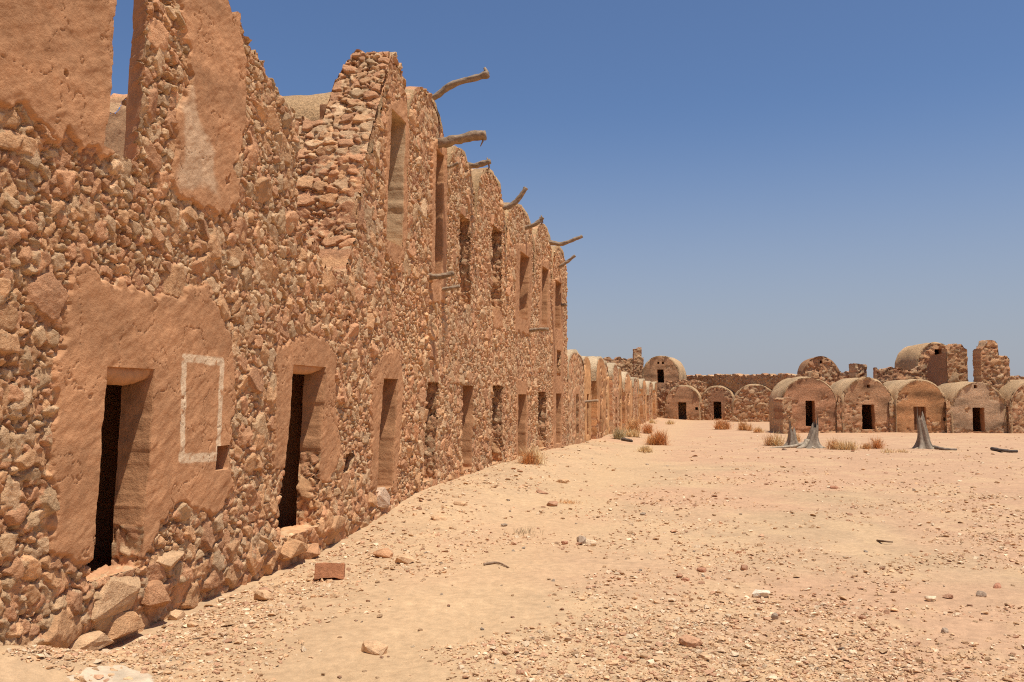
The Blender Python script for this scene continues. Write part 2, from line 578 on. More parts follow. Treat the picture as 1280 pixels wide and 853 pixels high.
def hull_rock(seed, n=22, squash=(1, 1, 1), sub_=0):
    r = random.Random(seed)
    bm = bmesh.new()
    for _ in range(n):
        v = Vector((r.gauss(0, 1), r.gauss(0, 1), r.gauss(0, 1))).normalized()
        k = r.uniform(.85, 1.0)
        # boxy rather than round
        mx = max(abs(v.x), abs(v.y), abs(v.z))
        v = v * (.72 + .28 * (1 / mx) * .75) * k
        bm.verts.new((v.x * squash[0], v.y * squash[1], v.z * squash[2]))
    res = bmesh.ops.convex_hull(bm, input=bm.verts)
    bmesh.ops.delete(bm, geom=[g for g in res['geom_interior'] if isinstance(g, bmesh.types.BMVert)], context='VERTS')
    bmesh.ops.triangulate(bm, faces=bm.faces)
    if sub_:
        bmesh.ops.bevel(bm, geom=list(bm.edges), offset=.022, segments=1, affect='EDGES', clamp_overlap=True)
        bmesh.ops.triangulate(bm, faces=bm.faces)
        bmesh.ops.subdivide_edges(bm, edges=bm.edges, cuts=sub_, use_grid_fill=True)
        bmesh.ops.triangulate(bm, faces=bm.faces)
    bm.verts.ensure_lookup_table()
    v = np.array([w_.co[:] for w_ in bm.verts]); f = np.array([[x.index for x in q.verts] for q in bm.faces])
    bm.free()
    if sub_:
        nn = v / (np.linalg.norm(v, axis=1, keepdims=True) + 1e-9)
        v = v + nn * (.06 * fbm(v[:, 0] * 3 + v[:, 2] * 2, v[:, 1] * 3 + v[:, 2] * 1.3, seed, 4) + .05 * np.abs(fbm(v[:, 0] * 7 + v[:, 2] * 5, v[:, 1] * 7 - v[:, 2] * 4, seed + 1, 2)))[:, None]
    return v, f


def rock_obj(name, seed, loc, size, col, parent=None, rotz=None, n=22, sub_=2, tilt=.15, mat=None):
    """one angular stone; size = full extents"""
    r = random.Random(seed * 3 + 1)
    v, f = hull_rock(seed, n, (1, 1, 1), sub_)
    v = v - (v.max(0) + v.min(0)) / 2
    v = v / (v.max(0) - v.min(0)) * np.array(size)
    a = r.uniform(-3, 3) if rotz is None else rotz
    M = np.array((Matrix.Rotation(a, 3, 'Z') @ Matrix.Rotation(r.uniform(-tilt, tilt), 3, 'X') @ Matrix.Rotation(r.uniform(-tilt, tilt), 3, 'Y')))
    v = v @ M.T
    c = np.asarray(col)[None] * (1 + .15 * fbm(v[:, 0] * 9 / max(size[0], .05) * .3, v[:, 1] * 9 / max(size[0], .05) * .3 + v[:, 2] * 3, seed, 3))[:, None]
    o = mk(name, v, f, c, mat or M_ROCK, smooth=False)
    o.location = loc
    if parent is not None:
        o.location = Vector(loc) - Vector(parent.location); o.parent = parent
    return o


def tube(path_pts, radii, seg=10, seed=1, rough=.12, knots=True):
    P = np.asarray(path_pts, float); R = np.asarray(radii, float)
    n = len(P)
    T = np.gradient(P, axis=0); T /= np.linalg.norm(T, axis=1, keepdims=True) + 1e-9
    ref = np.array([0, 0, 1.0]) if abs(T[0][2]) < .9 else np.array([0, 1.0, 0])
    V = []
    for i in range(n):
        a = np.cross(T[i], ref); a /= np.linalg.norm(a) + 1e-9
        b = np.cross(T[i], a)
        th = np.linspace(0, 2 * math.pi, seg, endpoint=False)
        rr = R[i] * (1 + rough * fbm(th * 1.3 + 3, th * 0 + i * .35, seed, 3) + rough * .7 * fbm(np.cos(th) * 3 + 4, np.sin(th) * 3 + i * .12, seed + 3, 2))
        V.append(P[i] + rr[:, None] * (np.cos(th)[:, None] * a + np.sin(th)[:, None] * b))
    V.append(P[:1] - T[:1] * R[0] * .2); V.append(P[-1:] + T[-1:] * R[-1] * .15)
    V = np.concatenate(V)
    q = []
    for i in range(n - 1):
        for k in range(seg):
            a = i * seg + k; b = i * seg + (k + 1) % seg
            q.append((a, b, b + seg, a + seg))
    c0, c1 = n * seg, n * seg + 1
    for k in range(seg):
        q.append((c0, (k + 1) % seg, k, c0)); q.append((c1, (n - 1) * seg + k, (n - 1) * seg + (k + 1) % seg, c1))
    q = np.array(q)
    tri = q[q[:, 0] == q[:, 3]][:, :3]; quad = q[q[:, 0] != q[:, 3]]
    t = np.concatenate([quad[:, [0, 1, 2]], quad[:, [0, 2, 3]], tri])
    return V, t


def smooth_curve(pts, n):
    P = np.asarray(pts, float)
    t = np.linspace(0, len(P) - 1, n)
    i = np.clip(t.astype(int), 0, len(P) - 2); f = (t - i)[:, None]
    g = lambda k: P[np.clip(k, 0, len(P) - 1)]
    p0, p1, p2, p3 = g(i - 1), g(i), g(i + 1), g(i + 2)
    return .5 * (2 * p1 + (p2 - p0) * f + (2 * p0 - 5 * p1 + 4 * p2 - p3) * f ** 2 + (3 * p1 - p0 - 3 * p2 + p3) * f ** 3)

# ------------------------------------------------------------------ ground
def build_ground():
    ys = [2.2]
    while ys[-1] < 95: ys.append(ys[-1] * 1.0058 + .004)
    ys = np.array(ys + [105, 120, 150, 200, 300, 500, 900, 1800, 4000])
    a = np.concatenate([np.linspace(-1.3, -.72, 12)[:-1], np.linspace(-.72, .72, 430), np.linspace(.72, 1.3, 12)[1:]])
    Y, A = np.meshgrid(ys, a, indexing='ij')
    X = A * (Y + .6)
    n = ground_z(X, Y)
    fine = .012 * fbm(X * 6, Y * 6, 921, 3) + .007 * fbm(X * 22, Y * 22, 931, 2) * sstep(30, 8, Y)
    Z = (n + fine) * sstep(150, 90, Y)
    V = np.stack([X, Y, Z], -1).reshape(-1, 3)
    # sand colour: trodden pale areas, pinker gravelly areas
    x, y = X.ravel(), Y.ravel()
    t = fbm(x * .35, y * .35, 941, 4); t2 = fbm(x * 1.6, y * 1.6, 951, 4); t3 = fbm(x * 7, y * 7, 961, 3)
    c = C_SAND[None] * (1 + .10 * t + .13 * t2 + .12 * t3)[:, None]
    pk = sstep(-.1, .6, t + .13 * (x - .5))[:, None]
    c = c * (1 - .6 * pk) + lin(189, 145, 112)[None] * (.6 * pk) * (1 + .12 * t3)[:, None]
    path_ = np.exp(-((x - XW(np.clip(y, 3, 90)) - 2.3 - .5 * t2) / .75) ** 2)
    pl = np.maximum(sstep(.12, .35, t2 - .2 * t) * .4, .5 * path_)[:, None]
    c = c * (1 - pl) + lin(198, 164, 122)[None] * pl
    nz, nu = X.shape
    i = np.arange(nz * nu).reshape(nz, nu)
    q = np.stack([i[:-1, :-1], i[:-1, 1:], i[1:, 1:], i[1:, :-1]], -1).reshape(-1, 4)
    b = len(V)
    V = np.concatenate([V, [[-4000, -4000, -.25], [4000, -4000, -.25], [4000, 4000, -.25], [-4000, 4000, -.25]]])
    c = np.concatenate([c, np.repeat(C_SAND[None], 4, 0)])
    q = np.concatenate([q, [[b, b + 1, b + 2, b + 3]]])
    o = mk("ground", V, q, c, M_SAND)
    tag(o, "pale orange stony sand of the open courtyard", kind="structure")


build_ground()

# ------------------------------------------------------------------ the long two-storey block
def pxpoly(pts): return [on_wall(*p) for p in pts]


def op_px(bl, br, tl, tr, **k):
    a, b, c, d = on_wall(*bl), on_wall(*br), on_wall(*tl), on_wall(*tr)
    o = dict(z0=(a[1] + b[1]) / 2, z1=(c[1] + d[1]) / 2, l=(a[0], c[0]), r=(b[0], d[0]))
    o.update(k)
    return o


blk = thing("granary_block", "long two-storey rubble granary with scalloped roofline and beams jutting out, filling the left side", "building",
            (float(XW(9)), 9, 0))

V_ARCH = [(13.38, 1.02, 6.54, 5.6), (15.38, .92, 6.17, 5.35), (17.6, 1.2, 6.38, 5.35), (20.3, 1.42, 6.25, 5.35), (22.85, 1.06, 6.32, 5.4),
          (24.98, 1.02, 6.08, 5.3)]
TOPPTS = [(2.8, 5.5), (7.2, 5.6), (7.28, 5.15), (7.40, 5.02), (7.62, 5.02), (7.66, 4.98), (7.9, 4.93), (7.95, 4.78), (8.25, 4.78), (8.30, 4.68), (8.55, 4.70),
          (8.6, 4.58), (8.84, 4.55), (8.86, 3.46), (9.1, 3.36), (9.4, 3.32), (9.5, 3.18), (9.95, 3.10), (10.15, 3.16), (10.3, 3.5), (10.42, 3.55), (10.5, 4.2), (10.62, 4.25),
          (10.68, 4.66), (10.95, 4.75), (11.05, 5.3), (11.25, 5.35), (11.35, 5.85), (11.5, 5.9), (11.58, 6.38), (11.9, 6.5), (12.1, 6.46),
          (12.16, 6.32), (12.33, 6.28), (12.38, 5.85)]


def block_top(u):
    u = np.asarray(u, float)
    a = np.interp(u, *np.array(TOPPTS).T)
    b = np.full(u.shape, 0.0)
    for c, hw, cr, sp in V_ARCH:
        t = (u - c) / hw
        b = np.maximum(b, np.where(np.abs(t) <= 1.0, sp + (cr - sp) * np.sqrt(np.maximum(0, 1 - t * t)), 0))
    b = np.where(b < 5.2, 5.2, b)
    jag = .05 * np.round(2 * vnoise(u * 6, u * 0 + 2.2, 33)) + .05 * fbm(u * 9, u * 0, 31, 3)
    return np.where(u < 12.38, a + np.where(u > 2.5, jag, 0), b + .02 * fbm(u * 6, u * 0, 35, 3))


us = np.concatenate([np.arange(3.0, 4.7, .03), np.arange(4.7, 9.2, .0082), np.arange(9.2, 14, .0125), np.arange(14, 20, .020), np.arange(20, 26.02, .028)])
zs = np.concatenate([np.arange(-.3, 5.2, .0092), np.arange(5.2, 6.62, .013)])

Z_BLOCK = [
    dict(poly=pxpoly([(-40, -20), (168, -40), (168, 2), (163, 60), (156, 130), (138, 200), (125, 210), (112, 190), (60, 165), (8, 138), (-40, 125)]), worn=.45, mott=.34, level=.052, rag=.06),
    dict(poly=[(7.28 - .62, 5.9)] + pxpoly([(222, 0), (232, 60), (228, 105), (216, 150), (214, 235), (245, 255), (280, 268), (292, 250), (300, 180), (305, 90), (298, 35)]) + [(7.6, 5.9)],
         worn=.45, mott=.34, level=.042, rag=.05, pale=pxpoly([(228, 90), (240, 90), (252, 160), (268, 190), (270, 250), (214, 240), (214, 160)])),
    dict(poly=pxpoly([(85, 335), (105, 330), (130, 347), (190, 364), (225, 374), (235, 358), (255, 356), (270, 390), (287, 430), (290, 500), (284, 560), (289, 610),
                      (262, 648), (225, 630), (200, 655), (182, 690), (180, 704), (104, 704), (58, 690), (60, 560), (66, 440)]), mott=.30, level=.038, rag=.045,
         rect=pxpoly([(225, 447), (273, 453), (268, 571), (221, 573)])),
    dict(poly=pxpoly([(340, 590), (341, 470), (346, 432), (362, 420), (378, 414), (404, 420), (417, 440), (419, 520), (424, 560), (410, 604), (398, 600), (390, 590), (360, 580)]), level=.032, rag=.04),
    dict(poly=pxpoly([(461, 612), (464, 470), (478, 436), (499, 437), (502, 480), (498, 560), (493, 614)]), level=.03, rag=.05),
    dict(poly=pxpoly([(643, 575), (645, 474), (657, 474), (659, 520), (658, 575)]), level=.03, rag=.05),
    dict(poly=pxpoly([(478, 310), (480, 150), (484, 130), (505, 115), (509, 150), (508, 300), (503, 325), (488, 330)]), level=.035, rag=.05),
    dict(poly=pxpoly([(535, 380), (537, 175), (556, 172), (557, 260), (554, 380)]), level=.05, rag=.05),
    dict(poly=pxpoly([(614, 384), (627, 384), (627, 410), (616, 412)]), level=.03, rag=.05),
    dict(poly=pxpoly([(641, 415), (643, 305), (662, 303), (664, 360), (660, 420)]), level=.045, rag=.05),
    dict(poly=pxpoly([(672, 412), (674, 325), (685, 325), (686, 412)]), level=.045, rag=.05),
    dict(poly=pxpoly([(689, 570), (689, 350), (701, 347), (703, 470), (700, 570)]), level=.05, rag=.06),
]
O_BLOCK = [
    op_px((108, 722), (173, 715), (128, 461), (187, 459), depth=.22, seed=11, rough=.006, res=.012, stony=.75),
    op_px((345, 668), (393, 664), (364, 457), (404, 458), depth=.22, seed=12, rough=.012, res=.014, stony=1.0),
    op_px((468, 612), (489, 612), (477, 474), (495, 473), depth=.25, seed=13, rough=.01, chamber=1.5),
    op_px((527, 602), (542, 600), (533, 478), (546, 478), depth=.30, seed=14, rough=.02, plaster=False),
    op_px((576, 588), (589, 586), (578, 482), (592, 482), depth=.35, seed=15, rough=.01),
    op_px((614, 580), (626, 578), (614, 482), (627, 482), depth=.35, seed=16, rough=.02, plaster=False),
    op_px((645.5, 575), (656, 573), (646.5, 493), (657, 493), depth=.35, seed=17, rough=.01),
    op_px((672, 562), (681, 560), (672, 490), (682, 490), depth=.35, seed=18, rough=.02, plaster=False),
    op_px((693, 556), (699, 554), (693, 492), (700, 492), depth=.35, seed=19, rough=.01),
    # upper floor
    dict(z0=3.36, z1=5.45, l=(on_wall(123, 192)[0], on_wall(150, 0)[0] - .04), r=(on_wall(168, 197)[0], on_wall(183, 0)[0] + .04), depth=.20, flare=.75, seed=21, rough=.02, chamber=0, name='window_opening', res=.015),
    op_px((480, 305), (501, 305), (486, 145), (505, 145), depth=.28, seed=22, rough=.01, name='window_opening', room=.8, chamber=.6, ceil=5.68, col=lin(200, 165, 125)),
    op_px((540, 350), (549, 350), (541.5, 190), (552, 190), depth=.28, seed=23, room=1.2, ceil=5.75, rough=.01, name='window_opening'),
    op_px((574, 380), (587, 378), (574, 272), (587, 272), depth=.32, seed=24, room=1.2, ceil=5.05, rough=.03, name='window_opening', plaster=False),
    op_px((613, 388), (626, 387), (614, 285), (627, 285), depth=.32, seed=25, room=1.2, ceil=5.35, rough=.03, name='window_opening', plaster=False),
    op_px((647, 400), (658, 398), (648, 318), (660, 318), depth=.35, seed=26, room=1.2, ceil=5.20, rough=.01, name='window_opening'),
    op_px((675, 408), (682, 407), (676, 335), (684, 335), depth=.35, seed=27, room=1.2, ceil=5.20, rough=.01, name='window_opening'),
    op_px((692, 412), (699, 411), (692, 352), (700, 352), depth=.35, seed=28, room=1.2, ceil=5.20, rough=.01, name='window_opening'),
    op_px((694, 470), (699, 470), (694, 438), (700, 438), depth=.30, seed=29, rough=.02, name='window_opening', plaster=False, chamber=1.0),
    # small niches
    op_px((265, 589), (281, 587), (267, 558), (285, 556), depth=.20, seed=31, rough=.008, name='niche', chamber=.25, room=.3, ceil=.95),
    op_px((428, 592), (437, 590), (430, 568), (442, 566), depth=.18, seed=32, rough=.02, name='niche', chamber=.2, room=.3, plaster=False, ceil=1.3),
]
ST_BLOCK = dict(seed=5, big=lambda u, z: z < (.34 + .15 * vnoise(u * 2, u * 0, 8)) * sstep(12, 8.5, u))


def undercut(u, z):
    return .05 * sstep(.22, .02, z - .06 * fbm(u * 3, u * 0, 71, 3)) * sstep(13, 9, u) - .02 * sstep(.5, .1, z)


facade(blk, wall_path, us, zs, block_top, ST_BLOCK, Z_BLOCK, O_BLOCK, name='stone_facade', rim=.55, undercut=undercut)

# lintels over the two near doorways: a sagging plastered pole
for (x0, y0, x1, y1, rr, sg) in ((127, 452, 188, 455, .085, .06), (364, 451, 404, 452, .075, .05)):
    a = on_wall(x0, y0); b = on_wall(x1, y1)
    n = 40
    t = np.linspace(0, 1, n)
    uu = a[0] - .05 + (b[0] - a[0] + .1) * t; zz = a[1] + (b[1] - a[1]) * t - sg * np.sin(t * math.pi) * .8 - .03
    P = wall_path(uu, zz, np.full(n, -.075))
    v, f = tube(P, np.full(n, rr), 16, 5, .10)
    local(mk("lintel", v, f, np.broadcast_to(C_PLAST * 1.0, (len(v), 3)), M_PLAST), blk)

# roofs of the vaulted upper cells
for k, (c, hw, cr, sp) in enumerate(V_ARCH):
    th = np.linspace(math.pi, 0, 44)
    uu = c + hw * np.cos(th); zz = sp + (cr - sp) * np.sin(th)
    lo = 5.2 if k else 5.3
    uu = np.concatenate([[uu[0] - .0], uu, [uu[-1]]]); zz = np.concatenate([[lo - .4], zz, [lo - .4]])
    vault(blk, wall_path, uu, zz, .02, -4.2, lin(204, 164, 118), 400 + k, thick=.03, rag=.05)

# the broken cell: its party wall seen end-on, floor slab, what is left of the back wall
def party_path(a, z, hh):
    uc = np.interp(z, [2.6, 3.1, 3.6, 4.2, 4.7, 5.3, 5.9, 6.4, 6.7], [10.25, 10.25, 10.38, 10.52, 10.66, 10.98, 11.32, 11.55, 11.62])
    uc = uc + .05 * np.exp(-a / .12)
    u = uc - hh
    nx, ny = NW(u)
    return np.stack([XW(u) - a * nx, u - a * ny, z], -1)


def party_top(a):
    j = .07 * np.round(1.6 * vnoise(a * 7, a * 0 + 4, 55)) + .05 * fbm(a * 10, a * 0, 56, 2)
    return np.interp(a, [-.05, .03, .1, .48, .50, .57, .59, .66, .68, 1.0, 2.6], [6.35, 6.42, 6.5, 6.52, 6.3, 6.25, 6.05, 6.0, 5.42, 5.38, 5.3]) + j


ST_PARTY = dict(seed=61, flat=1.45, layers=((.06, .03, .9), (.12, .060, .9), (.20, .085, .6)), amp=1.1)
# a grows away from the facade, so the sheet is laid out mirrored to keep its front towards the camera
facade(blk, lambda a, z, h: party_path(-a, z, h), np.arange(-2.6, .041, .014), np.arange(2.55, 6.7, .014), lambda a: party_top(-np.asarray(a)), ST_PARTY, name='party_wall', rim=.5)

def flat_path(u, h, z):
    return wall_path(u, z, h)
uu, hh = np.meshgrid(np.arange(3, 12.2, .1), np.linspace(-.2, -4.4, 40))
v = wall_path(uu, 2.62 + .10 * fbm(uu * 2, hh * 2, 81, 3), hh).reshape(-1, 3)
i = np.arange(v.shape[0]).reshape(uu.shape)
local(mk("floor_slab", v, np.stack([i[:-1, :-1], i[1:, :-1], i[1:, 1:], i[:-1, 1:]], -1).reshape(-1, 4), np.broadcast_to(C_PLAST, (len(v), 3)), M_PLAST), blk)
facade(blk, lambda u, z, h: wall_path(u, z, h - 2.3), np.arange(8.3, 11.2, .025), np.arange(2.5, 5.6, .025),
       lambda u: np.interp(u, [8.3, 8.7, 9.15, 9.4, 11.2], [4.0, 4.6, 5.15, 5.2, 5.2]) + .1 * vnoise(np.asarray(u) * 6, np.asarray(u) * 0, 57), dict(seed=66, flat=1.4, layers=((.09, .03, .9), (.24, .08, .9))),
       zones=[dict(poly=[(8.2, 3.9), (9.6, 4.2), (9.7, 5.0), (8.8, 4.9)], level=.05, rag=.1, col=lin(190, 150, 110))], name='back_wall', rim=.4)
# far end of the block
facade(blk, lambda a, z, h: wall_path(26.0 + h, z, -4.2 + a) if False else np.stack([XW(26.0 + h) - (4.2 - a), 26.0 + h + 0 * a, z], -1), np.arange(0, 4.21, .08), np.arange(-.2, 5.5, .08),
       lambda a: 5.15 + 0 * np.asarray(a), dict(seed=67), name='end_wall', mat=M_FAR)

# wooden poles left in the wall: (start pixel on the wall, length, rise along it, thickness, sideways drift)
BEAMS = [
    ((545, 120), [(-.3, -.10), (0, 0), (.25, .16), (.6, .235), (.90, .30)], (.060, .042), True, 0),
    ((545, 180), [(-.3, -.05), (0, 0), (.3, .04), (.6, .09), (.84, .10)], (.085, .075), False, 1),
    ((586, 208), [(-.3, -.02), (0, 0), (.2, .02), (.42, .07)], (.055, .05), False, 1),
    ((628, 261), [(-.3, -.05), (0, 0), (.2, .06), (.38, .22), (.53, .44)], (.06, .05), False, 0),
    ((655, 285), [(-.3, -.05), (0, 0), (.22, .05), (.38, .14), (.47, .24)], (.055, .05), False, 2),
    ((686, 303), [(-.3, .03), (0, 0), (.3, -.07), (.6, .0), (.95, .13)], (.07, .045), False, 0),
    ((698, 334), [(-.3, -.1), (0, 0), (.25, .14), (.5, .32)], (.055, .04), False, 0),
    ((535, 346), [(-.25, .0), (0, 0), (.2, .0), (.42, .05)], (.05, .04), False, 0),
    ((550, 362), [(-.25, .0), (0, 0), (.15, .01), (.34, .04)], (.045, .03), False, 0),
    ((660, 413), [(-.25, .0), (0, 0), (.25, .01), (.52, .01)], (.05, .04), False, 0),
    ((557, 209), [(-.25, .0), (0, 0), (.1, .01), (.22, .06)], (.03, .025), False, 0),
    ((700, 382), [(-.25, .0), (0, 0), (.1, .01), (.2, .02)], (.05, .04), False, 0),
]
C_WOOD = lin(150, 127, 102)
for k, (px, cv, (r0, r1), knob, twigs) in enumerate(BEAMS):
    u0, z0 = on_wall(*px)
    n = 36
    cvs = smooth_curve([(a, b, 0) for a, b in cv], n)
    h, dz = cvs[:, 0], cvs[:, 1]
    P = wall_path(np.full(n, u0) + .02 * fbm(h * 4, h * 0, 500 + k, 2), z0 + dz + .008 * fbm(h * 12, h * 0, 520 + k, 2), h)
    R = np.linspace(r0, r1, n) * (1 + .10 * fbm(np.arange(n) * .4, np.zeros(n), 510 + k, 2))
    if knob: R[-5:] *= np.array([1.1, 1.3, 1.5, 1.5, 1.3])
    v, f = tube(P, R, 14, 500 + k, .38)
    if knob:
        e = P[-2]
        v2, f2 = tube(np.array([e, e + np.array([-.02, 0, .05]), e + np.array([-.05, 0, .11])]), [.035, .03, .02], 8, 5, .2)
        f = np.concatenate([f, f2 + len(v)]); v = np.concatenate([v, v2])
    for t in range(twigs):
        e = P[-4 - 3 * t]
        Q = np.array([e + np.array([-.02, 0, .08 if k != 1 else -.02]), e, e + np.array([.02, .0, -.10]), e + np.array([-.02 + .08 * t, 0, -.20 + .04 * k / 3])])
        v2, f2 = tube(Q, [.012, .018, .016, .008], 6, 7 + t, .2)
        f = np.concatenate([f, f2 + len(v)]); v = np.concatenate([v, v2])
    s = fbm(v[:, 0] * 2.5, v[:, 2] * 55 + v[:, 1] * 25, 530 + k, 3)
    c = C_WOOD[None] * (1 + .45 * s)[:, None]
    o = local(mk("wooden_beam", v, f, c, M_WOOD), blk)
    if knob: o['label'] = 'topmost curved pole ending in a knob'

# stones built into the foot of the wall and under the doors (centre pixel, width/height in pixels, proud)
for k, (px, py, wp, hp, pr, c) in enumerate([
        (142, 741, 66, 46, .08, C_CREAM), (150, 783, 48, 50, .09, C_OCHRE), (104, 802, 36, 24, .11, C_CREAM), (190, 742, 34, 38, .10, C_ORANGE),
        (210, 700, 40, 30, .08, C_CREAM * .9),
        (362, 685, 44, 32, .12, C_OCHRE), (385, 690, 26, 26, .12, C_ORANGE), (476, 624, 24, 30, .10, lin(216, 192, 164)), (477, 652, 26, 30, .08, C_OCHRE),
        (531, 624, 28, 36, .10, C_OCHRE), (546, 615, 14, 20, .06, C_CREAM * .9), (560, 600, 12, 22, .05, C_OCHRE)]):
    u, z = on_wall(px, py)
    sc_ = u / FPX
    dirx = math.atan2(float(NW(u)[1]), float(NW(u)[0]))
    along = wp * sc_ * (.98 / max(.12, abs(on_wall(px + 3, py)[0] - on_wall(px - 3, py)[0]) ** 0 * .0 + .5)) * .55
    P = wall_path(np.array(u), np.array(z), np.array(pr - .14))
    rock_obj("threshold_stone", 700 + k, P.tolist(), (.32, min(.7, along * 1.5), hp * sc_), np.asarray(c) * .5 + .5 * lin(198, 152, 112), blk, rotz=dirx, n=15, tilt=.12, mat=M_STONE)

# ------------------------------------------------------------------ the low row of single-storey cells beyond the block
BND = [26.05, 28.9, 31.0, 33.3, 35.4, 37.5, 39.6, 42.0, 44.4, 46.8, 49.2, 51.6, 54.0, 56.4, 58.8, 61.2, 63.6]
CREST = [3.12, 3.08, 3.14, 3.06, 3.08, 2.98, 2.82, 2.72, 2.72, 2.72, 2.70, 2.70, 2.68, 2.68, 2.70, 2.72]
ORD = ['first', 'second', 'third', 'fourth', 'fifth', 'sixth', 'seventh', 'eighth', 'ninth', 'tenth', 'eleventh', 'twelfth', 'thirteenth', 'fourteenth', 'fifteenth', 'last']
r_ = random.Random(5)
for k in range(16):
    a, b = BND[k], BND[k + 1]
    c = (a + b) / 2; hw = (b - a) / 2 - .04
    off = (.0, -.12, .05, -.10, .06, -.04, .08, -.08)[k % 8]
    look = ['bare rubble', 'half plastered', 'mostly plastered', 'half plastered'][k % 4] if k < 15 else 'flat pale-topped'
    root = thing("granary_cell", "%s single-storey cell of the low row counting from the tall block's end" % (ORD[k] if k < 15 else 'farthest'),
                 "storage cell", (float(XW(c)), c, 0), "single-storey vaulted cells in the low row")
    path = (lambda off: (lambda u, z, h: wall_path(u, z, h + off)))(off)
    cr = CREST[k]; sp = cr - .55
    du = .035 if k < 4 else .06
    dc = c + r_.uniform(-.15, .15); dw = .27
    zones = []
    if k % 4 == 1: zones.append(dict(poly=[(dc - .75, -.2), (dc - .75, 2.0), (dc - .4, cr + .2), (dc + .6, cr + .2), (dc + .75, 1.9), (dc + .7, -.2)], level=.05, rag=.08, worn=.30, mott=.6, col=lin(200, 150, 100)))
    elif k % 4 == 2: zones.append(dict(poly=[(a - .2, .5), (a - .2, cr + .3), (b + .2, cr + .3), (b + .2, .8), (c + .4, .3)], level=.05, rag=.15, worn=.26, mott=.6, col=lin(196, 144, 96)))
    elif k % 4 == 3: zones.append(dict(poly=[(dc - .2, -.2), (dc - .5, 2.0), (dc - .2, 2.4), (b + .2, 2.6), (b + .2, .4), (dc + .5, -.2)], level=.05, rag=.10, worn=.30, mott=.6, col=lin(206, 158, 108)))
    else: zones.append(dict(poly=[(dc - .45, .1), (dc - .5, 1.95), (dc + .5, 2.0), (dc + .45, .1)], level=.04, rag=.10))
    ops = [dict(z0=.32, z1=1.72 + r_.uniform(-.1, .1), l=(dc - dw, dc - dw + .03), r=(dc + dw, dc + dw - .02), depth=.35, seed=40 + k, rough=.02, plaster=(k % 4 != 0), res=.05, room=1.6, chamber=2.2)]
    facade(root, path, np.arange(a, b + .001, du), np.arange(-.25, cr + .1, .04), arch_top(c, hw, cr - .02, sp), dict(seed=80 + k), zones, ops, name='stone_facade', sides=.5)
    th = np.linspace(math.pi, 0, 26)
    uu = np.concatenate([[a + .03], c + hw * np.cos(th), [b - .03]]); zz = np.concatenate([[sp - .35], sp + (cr - sp) * np.sin(th), [sp - .35]])
    vault(root, path, uu, zz, .03, -3.8, C_PALE * r_.uniform(.85, 1.02), 430 + k, thick=.04, rag=.06, nseg=14)

# a pole stuck in the low row
hs = np.linspace(-.3, .42, 20); u0, z0 = on_wall(724, 503)
v, f = tube(wall_path(np.full(20, 29.3), 1.5 + .05 * hs + .02 * np.sin(hs * 5), hs), np.linspace(.05, .04, 20), 10, 577, .2)
o = mk("wooden_beam", v, f, np.broadcast_to(C_WOOD * 1.3, (len(v), 3)), M_WOOD)
tag(o, "short pale pole jutting from the low row between its first cells", "beam")


# ------------------------------------------------------------------ huts round the far end of the courtyard
LAY_FAR = ((.12, .05, .97), (.20, .085, .8), (.30, .11, .25))


def hut_path(cx, cy, phi):
    n = (-math.sin(phi), -math.cos(phi)); ax = (math.cos(phi), -math.sin(phi))
    return lambda u, z, h: np.stack([cx + u * ax[0] + h * n[0], cy + u * ax[1] + h * n[1], z + 0 * u], -1)


def px_x(px, y): return (px - CXP) / FPX * y


